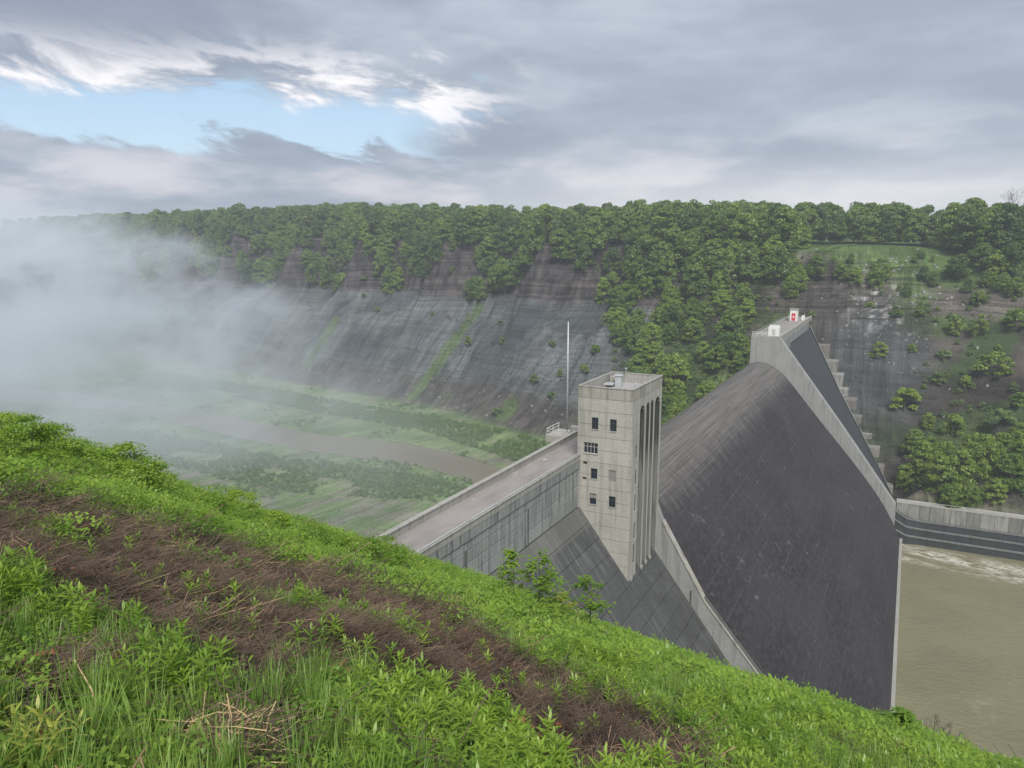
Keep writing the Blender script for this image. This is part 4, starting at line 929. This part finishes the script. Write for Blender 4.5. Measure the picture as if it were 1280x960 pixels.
# brush filling the wooded slope and the brown hillside
a, b, z, d, t, px, py, rng = jgrid(-230, 190, 296, 470, 3.6, 19)
dn_ = fbm(a * .04, b * .04, 3, 17)
k = np.where((d > 5) & (d < 125) & ~((a > -60) & (a < 3) & (b < 420)) & (((inpoly(px, py, ZT)) & (rng.uniform(0, 1, d.shape) < .6)) | ((px > 1000) & (dn_ > .47) & (rng.uniform(0, 1, d.shape) < .30)) | ((px > 1110) & (py > 590) & (rng.uniform(0, 1, d.shape) < .45))))[0]
scatter('hillside_brush', np.stack([a[k], b[k], z[k] - .2], 1), [x[0] for x in DSHRUB + SHRUB[:1]], np.stack([0 * k, 0 * k, rng.uniform(0, 6.28, len(k))], 1), rng.uniform(.2, .6, len(k)), rng.integers(0, 4, len(k)), 'low green brush scattered over the far hillside', 'brush')
print('scrub', len(k))

# ---------------------------------------------------------------- foreground plants
def blade(V, Fa, base, d, L, w, droop, segs=3, twist=0., up=Vector((0, 0, 1))):
    side = d.cross(up); side = (side if side.length > 1e-3 else Vector((1, 0, 0))).normalized()
    P = Vector(base); n0 = len(V); dd = Vector(d)
    for i in range(segs + 1):
        f = i / segs; ww = w * (math.sin(math.pi * (.12 + .88 * f)) ** .8 if segs > 1 else 1) * .5
        if i == segs: V.append(tuple(P))
        else: V.append(tuple(P - side * ww)); V.append(tuple(P + side * ww))
        P = P + dd * (L / segs); dd = (dd - up * droop / segs).normalized()
    for i in range(segs - 1): Fa.append((n0 + 2 * i, n0 + 2 * i + 1, n0 + 2 * i + 3, n0 + 2 * i + 2))
    Fa.append((n0 + 2 * segs - 2, n0 + 2 * segs - 1, n0 + 2 * segs))
def mk(name, V, Fa, mats):
    me = bpy.data.meshes.new(name); me.from_pydata(V, [], Fa)
    for m_ in mats: me.materials.append(m_)
    return me
def weed_geo(V, Fa, rng, o=(0, 0), h=.36, nl=22, ll=.085):
    lean = Vector((rng.uniform(-.16, .16), rng.uniform(-.16, .16), 1)).normalized(); O = Vector((o[0], o[1], -.03))
    P = O + lean * (h + .03); n0 = len(V); sw = .0028 * (h / .36)
    for q in (O, P):
        for a_ in (0, 2.1, 4.2): V.append(tuple(q + Vector((math.cos(a_), math.sin(a_), 0)) * (sw if q is O else sw * .6)))
    for i in range(3): Fa.append((n0 + i, n0 + (i + 1) % 3, n0 + 3 + (i + 1) % 3, n0 + 3 + i))
    for i in range(nl):
        f = (i + .5) / nl; a_ = i * 2.4 + rng.uniform(-.3, .3); hh = h * (.22 + .78 * f ** .75)
        up_ = .25 + 1.25 * f ** 3; d_ = Vector((math.cos(a_), math.sin(a_), up_)).normalized()
        blade(V, Fa, O + lean * hh, d_, ll * rng.uniform(.8, 1.2) * (1 if f < .8 else .75), ll * rng.uniform(.17, .23), rng.uniform(.5, 1.2) * (1.1 - f * .6), 3)
def weed_mesh(seed, n=1, spread=0., h=.36, nl=22, ll=.085, mat='weed_leaf'):
    rng = random.Random(seed); V = []; Fa = []
    for i in range(n):
        r_ = spread * math.sqrt(rng.random()); a_ = rng.uniform(0, 6.28); weed_geo(V, Fa, rng, (r_ * math.cos(a_), r_ * math.sin(a_)), h * rng.uniform(.7, 1.15), nl, ll)
    return mk('leafy_weed', V, Fa, [M[mat]])
def grass_mesh(seed, n=34, L=.30, spread=.07, w=.006, mat='grass_blade'):
    rng = random.Random(seed); V = []; Fa = []
    for i in range(n):
        a_ = rng.uniform(0, 6.28); r_ = spread * rng.random(); d_ = Vector((math.cos(a_) * .45 * rng.random(), math.sin(a_) * .45 * rng.random(), 1)).normalized()
        blade(V, Fa, (math.cos(a_) * r_, math.sin(a_) * r_, -.02), d_, L * rng.uniform(.45, 1.15), w * rng.uniform(.7, 1.4), rng.uniform(.3, 1.3), 4)
    return mk('grass_tuft', V, Fa, [M[mat]])
def cover_mesh(seed, n=60, R_=.16, h=.12, ls=.034, mat='cover_leaf'):
    rng = random.Random(seed); V = []; Fa = []
    for i in range(n):
        a_ = rng.uniform(0, 6.28); r_ = R_ * math.sqrt(rng.random()); z_ = h * rng.uniform(.15, 1) * (1 - .5 * (r_ / R_) ** 2); b_ = rng.uniform(0, 6.28)
        blade(V, Fa, (math.cos(a_) * r_, math.sin(a_) * r_, z_), Vector((math.cos(b_), math.sin(b_), rng.uniform(.1, .9))).normalized(), ls * rng.uniform(.8, 1.3), ls * .55, .7, 2)
    return mk('ground_cover', V, Fa, [M[mat]])
def dead_mesh(seed, n=46, R_=.34, L=.36, w=.0032, mat='dead_stalk', hgt=.10):
    rng = random.Random(seed); V = []; Fa = []
    m0 = rng.uniform(-.5, .5)
    for i in range(n):
        a_ = m0 + rng.gauss(0, .9) + (math.pi if rng.random() < .5 else 0); b_ = rng.uniform(0, 6.28); r_ = R_ * rng.random(); z_ = hgt * rng.random()
        d_ = Vector((math.cos(a_), math.sin(a_), rng.uniform(-.12, .30))).normalized(); n0 = len(V)
        P = Vector((math.cos(b_) * r_, math.sin(b_) * r_, z_)); wd = w * rng.uniform(.4, 1.1); side = Vector((-math.sin(a_), math.cos(a_), 0)) * wd; upv = Vector((0, 0, wd * 1.2))
        Lq = L * rng.uniform(.3, 1.1)
        for s_ in range(3):
            q = P + d_ * Lq * s_ / 2 + Vector((rng.uniform(-.03, .03), rng.uniform(-.03, .03), rng.uniform(-.015, .02))) * (s_ > 0)
            V.extend([tuple(q - side), tuple(q + upv), tuple(q + side)])
        for s_ in range(2):
            for j in range(2): Fa.append((n0 + 3 * s_ + j, n0 + 3 * s_ + j + 1, n0 + 3 * s_ + 4 + j, n0 + 3 * s_ + 3 + j))
    return mk('dead_stalks', V, Fa, [M['dead'] if mat == 'dead_stalk' else M[mat]])
def near_hit(px_, py_):
    r = ray(px_, py_); ts = np.geomspace(1.0, 160, 900); zz = ZC + r.z * ts - near_z(r.x * ts, r.y * ts); k_ = np.where(zz < 0)[0]
    if len(k_) == 0: return near_hit(px_, py_ + 3)
    t_ = ts[k_[0]]; return Vector((r.x * t_, r.y * t_, float(near_z(np.array([r.x * t_]), np.array([r.y * t_]))[0])))
def near_pts(n, r0, r1, seed, a0=-2.2, a1=2.2):
    rng = np.random.default_rng(seed); r = np.sqrt(rng.uniform(r0 ** 2, r1 ** 2, n)); az_ = rng.uniform(a0, a1, n)
    X = r * np.sin(az_); Y = r * np.cos(az_); n_, s_ = c2w(X, Y); z_ = near_z(n_, s_); px_, py_ = pix(n_, s_, z_)
    px_ = np.where(Y < .4, -9999, px_); wob_ = fbm(X * 1.3, Y * 1.3, 3, 5) - .5
    deb = (inpoly(px_ + wob_ * 90, py_ + wob_ * 70, DEB) | inpoly(px_, py_, DEB2)) & (Y > .4) & (fbm(X * .9 + 3, Y * .9, 3, 66) < .65)
    return X, Y, n_, s_, z_, px_, py_, deb, rng
GRAD = Vector((.371, .49, 0))
def scat(name, k_, n_, s_, z_, rng, vs, smin, smax, label, cat, tilt=.15, grow=None, dz=0.0):
    rots = np.stack([rng.uniform(-tilt, tilt, len(k_)), rng.uniform(-tilt, tilt, len(k_)), rng.uniform(0, 6.28, len(k_))], 1); sc_ = rng.uniform(smin, smax, len(k_))
    if grow is not None: sc_ = sc_ * grow[k_]
    return scatter(name, np.stack([n_[k_], s_[k_], z_[k_] + dz], 1), vs, rots, sc_, rng.integers(0, len(vs), len(k_)), label, cat)
WE1 = [weed_mesh(500 + i, 1, 0, .34, 22, .085) for i in range(6)]
WCL = [weed_mesh(520 + i, 14, .45, .30, 12, .085) for i in range(4)]
GR = [grass_mesh(540 + i) for i in range(4)]; GRL = [grass_mesh(550 + i, 60, .30, .40, .010) for i in range(3)]
CV = [cover_mesh(560 + i) for i in range(4)]; CVL = [cover_mesh(570 + i, 200, .55, .30, .075) for i in range(4)]
DE = [dead_mesh(580 + i) for i in range(5)]
W_A = [(-60, 715), (60, 735), (150, 775), (200, 815), (150, 835), (60, 790), (-60, 790)]
W_B = [(165, 825), (340, 850), (330, 905), (190, 910), (120, 900)]
W_C = [(400, 850), (560, 850), (640, 890), (780, 960), (780, 1010), (420, 1010), (440, 930)]
G_A = [(270, 860), (450, 850), (440, 960), (400, 1010), (250, 1010)]
# nearest 11 m: single plants
X, Y, n_, s_, z_, px_, py_, deb, rng = near_pts(26000, .7, 11, 31)
pt = fbm(X * .8, Y * .8, 3, 44); r_ = np.hypot(X, Y)
inW = inpoly(px_, py_, W_A) | inpoly(px_, py_, W_B) | inpoly(px_, py_, W_C); inG = inpoly(px_, py_, G_A)
heap = inpoly(px_, py_, DEB3)
infr = (Y > .4)
w = ~inG & ~heap & ((~deb & (inW & (pt > .25) | (pt > .50)) & (rng.uniform(0, 1, len(X)) < .55)) | (deb & (rng.uniform(0, 1, len(X)) < .030)))
scat('leafy_weeds', np.where(w & (r_ > 1.5))[0], n_, s_, z_, rng, WE1, .7, 1.25, 'bright green leafy weeds crowding the foreground slope', 'weeds')
gk = ~deb & ((inG) | (pt < .60)) & (rng.uniform(0, 1, len(X)) < .55) & (r_ > 1.2)
scat('long_grass', np.where(gk)[0], n_, s_, z_, rng, GR, .55, 1.15, 'long thin green grass among the foreground weeds', 'grass')
ck = (~deb & (rng.uniform(0, 1, len(X)) < .55)) | (deb & (rng.uniform(0, 1, len(X)) < .02))
scat('ground_cover', np.where(ck)[0], n_, s_, z_, rng, CV, .7, 1.3, 'small-leaved green ground cover on the near slope', 'ground cover')
dk = (deb | heap | (rng.uniform(0, 1, len(X)) < .03))
scat('dead_stalks', np.where(dk)[0], n_, s_, z_, rng, DE, .5, 1.1, 'brown dead stalks and litter lying in a band across the slope', 'dead stalks', .25, dz=.01)
LI = [cover_mesh(590 + i, 26, .20, .03, .05, 'rust_leaf') for i in range(3)]
lk = (deb & (rng.uniform(0, 1, len(X)) < .10)) | (rng.uniform(0, 1, len(X)) < .006)
scat('leaf_litter', np.where(lk)[0], n_, s_, z_, rng, LI, .5, 1.1, 'rust-brown dead leaves caught among the foreground stalks', 'leaf litter', .2, dz=.06)
YW = [weed_mesh(600 + i, 1, 0, .26, 14, .075, 'yellow_leaf') for i in range(2)]
yk = inpoly(px_, py_, [(-60, 890), (60, 885), (95, 930), (70, 1000), (-60, 1000)]) & (rng.uniform(0, 1, len(X)) < .35)
scat('yellow_seedlings', np.where(yk)[0], n_, s_, z_, rng, YW, .7, 1.2, 'yellow-green seedlings in the bottom left corner', 'seedlings')
# 9 to 45 m: clumps
X, Y, n_, s_, z_, px_, py_, deb, rng = near_pts(15000, 9, 46, 37, -.85, .9)
pt = fbm(X * .25, Y * .25, 3, 46); u_ = rng.uniform(0, 1, len(X)); r_ = np.hypot(X, Y)
scat('slope_weeds', np.where(~deb & (pt > .42) & (u_ < .42))[0], n_, s_, z_, rng, WCL, .7, 1.15, 'green leafy weeds covering the middle of the slope', 'weeds')
scat('slope_grass', np.where(~deb & (u_ > .30) & (u_ < .62))[0], n_, s_, z_, rng, GRL, .6, 1.1, 'fine green grass on the upper slope edge', 'grass')
scat('slope_cover', np.where(~deb & (u_ > .25) & (u_ < .85))[0], n_, s_, z_, rng, CVL, .6, 1.15, 'low leafy cover spread over the slope edge', 'ground cover')
dk = deb | (u_ > .97)
scat('slope_dead_stalks', np.where(dk)[0], n_, s_, z_, rng, DE, 1.0, 1.7, 'brown dead stalks on the far part of the band', 'dead stalks', .25, dz=.02)
X, Y, n_, s_, z_, px_, py_, deb, rng = near_pts(7000, 44, 150, 39, -.8, .7)
u_ = rng.uniform(0, 1, len(X))
scat('far_slope_cover', np.where(u_ < .8)[0], n_, s_, z_, rng, CVL, 1.1, 2.6, 'leafy growth on the falling shoulder of the near slope', 'ground cover')
# single weeds standing in the brown band
def weed_thing(px_, py_, sc_, label, group=None):
    q = near_hit(px_, py_)
    if q is None: return
    t_ = thing('leafy_weed', label, 'weed', tuple(q), group, random.uniform(0, 6.28)); t_.scale = (sc_,) * 3
    link('foliage', random.choice(WE1), t_)
for i, (x_, y_) in enumerate(((98, 700), (112, 712), (150, 722), (176, 742), (188, 756), (205, 742), (228, 752), (240, 768), (262, 752), (275, 770), (300, 762), (318, 782), (305, 800), (285, 785), (250, 790), (30, 700), (52, 742), (412, 800), (404, 822), (418, 815), (452, 838), (355, 742), (232, 700), (175, 700), (60, 690), (440, 832), (500, 800), (530, 820), (560, 808), (610, 850), (650, 872), (690, 905), (600, 830), (680, 935), (740, 930), (345, 800), (330, 745), (270, 715), (385, 842), (210, 770))):
    for j in range(2): weed_thing(x_ + random.uniform(-6, 6), y_ + random.uniform(-4, 4), random.uniform(.7, 1.15), 'green weed growing through dead stalks, %s of brown band' % ('upper left end' if x_ < 160 else 'left part' if x_ < 260 else 'middle' if x_ < 400 else 'right part' if x_ < 560 else 'lower right end'), 'weeds in the brown band')
# dry canes
def cane(name, p0, p1, h0, h1, r, label, mat='tan_straw'):
    a_ = near_hit(*p0); b_ = near_hit(*p1); m_ = (a_ + b_) / 2
    t_ = MB().tube([tuple(a_ + Vector((0, 0, h0))), tuple(m_ + Vector((.02, .01, (h0 + h1) / 2 + .02))), tuple(b_ + Vector((0, 0, h1)))], r, r * .5, 6).build(name, M[mat]); t_['label'] = label; t_['category'] = 'dry stalk'
cane('dry_stalk', (128, 912), (98, 872), .0, .22, .006, 'tan dry stalk leaning among the weeds at lower left')
cane('dry_stalk', (405, 806), (318, 764), .03, .05, .006, 'long pale stalk lying across the brown band')
cane('dry_stalk', (0, 838), (72, 845), .03, .05, .007, 'grey fallen twig in the grass at the left edge', 'bark')
cane('dry_stalk', (800, 950), (700, 925), .03, .04, .006, 'straw-coloured stalk lying at the lower end of the brown band')
# saplings and shrubs on the slope edge
def sapling(px_, py_, h, label, mat, seed, w=1., nl=300, name='sapling'):
    q = near_hit(px_, py_)
    t_ = thing(name, label, name, tuple(q)); rg_ = random.Random(seed); P = [([(0, 0, -.1), (.05, 0, h * .5), (0, .05, h)], max(.009, .010 * h), .004)]; V = []; Fa = []
    tips = []
    for i in range(int(16 + 5 * h)):
        a_ = rg_.uniform(0, 6.28); z0 = h * rg_.uniform(.12, .95); L_b = h * .42 * w * (1.15 - z0 / h); e_ = (math.cos(a_) * L_b, math.sin(a_) * L_b, z0 + L_b * .5)
        P.append(([(0, 0, z0), (e_[0] * .5, e_[1] * .5, z0 + L_b * .35), e_], .0035 * h, .002)); tips.append((Vector((0, 0, z0)), Vector(e_)))
    for i in range(int(nl * 2.6)):
        a0, b0 = rg_.choice(tips); f = rg_.uniform(.35, 1.08); p_ = a0.lerp(b0, f) + Vector((rg_.gauss(0, .07), rg_.gauss(0, .07), rg_.gauss(0, .05))) * h * .5; b_ = rg_.uniform(0, 6.28)
        blade(V, Fa, p_, Vector((math.cos(b_), math.sin(b_), rg_.uniform(-.3, .5))).normalized(), .13 * rg_.uniform(.8, 1.3), .065, .6, 2)
    tubes_np(P, 4).build('stem', M['bark'], t_); link('foliage', mk('foliage', V, Fa, [M[mat]]), t_); return t_
sapling(672, 775, 1.55, 'leafy green sapling standing before the dark sloped dam face', 'cover_leaf', 1, 1.0, 170)
sapling(640, 760, 1.3, 'thin low sapling left of the leafy green sapling', 'cover_leaf', 2, .9, 100)
sapling(735, 800, 1.5, 'open light-green sapling right of the leafy one at the slope edge', 'cover_leaf', 3, 1.2, 110)
sapling(700, 782, .8, 'small yellow-leaved sapling between the two larger saplings', 'yellow_leaf', 4, 1.3, 70)
NB = [(crown_mesh(480 + i, 5, 2.9, .0, 34, 120, .13, .9, ['weed_leaf', 'cover_leaf', 'pale_leaf'][i]), trunk_mesh(48 + i, 5, 2.2, 6, .22)) for i in range(3)]
def bush(px_, py_, h, w, v, label):
    q = near_hit(px_, py_); h = h * .62; w = w * 1.1; t_ = thing('shrub', label, 'shrub', (q.x, q.y, q.z - .1 * h), None, random.uniform(0, 6)); t_.scale = (h / 5 * w, h / 5 * w, h / 5)
    link('crown', NB[v][0], t_); link('trunk', NB[v][1], t_)
bush(8, 562, 2.4, 1.2, 0, 'tall hazy shrub at the left edge of the slope')
bush(40, 580, 1.9, 1.2, 0, 'loose hazy shrub just right of the tallest left shrub')
bush(72, 580, 2.2, 1.2, 1, 'low dark green shrub third from the left edge')
bush(98, 590, 1.8, 1.4, 1, 'small rounded green shrub on the left slope edge')
bush(150, 612, 1.9, 1.6, 0, 'low thin shrub on the edge below the misty valley')
bush(205, 622, 1.2, 1.6, 1, 'small green shrub on the edge right of the low thin one')
bush(262, 655, 1.3, 1.5, 1, 'dark leafy shrub where the brown band narrows')
bush(300, 650, 1.6, 1.4, 0, 'pale shrub on the slope edge above the valley')
bush(345, 668, 1.2, 1.3, 0, 'grey-green shrub at the slope edge left of the road')
bush(390, 690, 1.2, 1.5, 1, 'low green shrub between the grey-green shrub and the road')
bush(432, 704, 1.2, 1.7, 0, 'pale green shrub partly covering the near end of the left parapet')
bush(472, 712, 1.5, 1.9, 1, 'green shrub at the foot of the near road end')
sapling(1120, 930, .6, 'small green weedy shrub beside the bare twigs', 'cover_leaf', 12, 1.6, 90, 'shrub')
q = near_hit(1165, 935); tw_ = thing('bare_bush', 'leafless twiggy bush against the muddy water', 'bush', tuple(q)); bp = []
rg = random.Random(9)
for i in range(5): twigs(Vector((0, 0, -.05)), Vector((rg.uniform(-1, 1), rg.uniform(-.6, .6), .8)).normalized(), .32, .009, 3, rg)
tubes_np(bp, 3).build('branches', M['bark'], tw_)
q = near_hit(272, 950); hp = link('dry_grass_heap', dead_mesh(77, 260, .26, .30, .003, 'tan_straw', .12)); hp.location = q; hp['label'] = 'small heap of dry straw at the bottom left of the slope'; hp['category'] = 'straw heap'

# ================================================================ air
m, gg, out = new_mat('haze_air'); vs = gg.add('ShaderNodeVolumePrincipled'); vs.inputs['Color'].default_value = (.82, .88, .96, 1); vs.inputs['Density'].default_value = .00030; vs.inputs['Anisotropy'].default_value = .2
gg.l.new(vs.outputs[0], out.inputs['Volume'])
hzb = MB().box(-2600, 2000, -1400, 2800, Z(-112), Z(78)).build('haze', m, kind='stuff')
m, gg, out = new_mat('valley_mist'); tcO = gg.add('ShaderNodeTexCoord').outputs['Object']; x, y, z = gg.xyz(tcO)
u = gg.m('ADD', x, gg.m('MULTIPLY', y, .22))
nA = gg.noise(gg.vm('ADD', scl(gg, tcO, 1, 1, 1.6), (40, 0, 0)), .0095, 6, .60, 1.0)
nB = gg.noise(scl(gg, tcO, 1, 1, 1.3), .035, 5, .62, 1.0)
nn = gg.m('SUBTRACT', gg.m('ADD', gg.m('MULTIPLY', nA, .75), gg.m('MULTIPLY', nB, .25)), .5)
uu = gg.m('ADD', u, gg.m('MULTIPLY', nn, 300.0))
fu = gg.ss(uu, 130.0, -210.0)
top = gg.m('ADD', -64.0, gg.m('MULTIPLY', gg.ss(u, 60.0, -220.0), 96.0))
top = gg.m('ADD', top, gg.m('MULTIPLY', nn, 110.0))
fz = gg.ss(gg.m('SUBTRACT', z, top), 6.0, -26.0)
wisp_ = gg.ss(nn, -.015, .08, .0, 2.4)
dens = gg.m('ADD', gg.m('MULTIPLY', gg.m('MULTIPLY', gg.m('MULTIPLY', fu, fz), gg.m('ADD', .16, wisp_)), .0050), gg.m('MULTIPLY', gg.m('MULTIPLY', gg.ss(z, -72.0, -90.0), gg.ss(uu, 150.0, 0.0)), .0006))
vs = gg.add('ShaderNodeVolumePrincipled'); vs.inputs['Color'].default_value = (.82, .89, .97, 1); vs.inputs['Anisotropy'].default_value = .0
gg.put(vs.inputs['Density'], dens); gg.l.new(vs.outputs[0], out.inputs['Volume'])
mi = MB().box(-640, 60, 170, 720, -97, 42).build('valley_mist', m, kind='stuff', label='bank of pale mist drifting over the valley at left', category='mist'); mi.location = (0, 0, ZC); mi.rotation_euler = (0, 0, YAW)
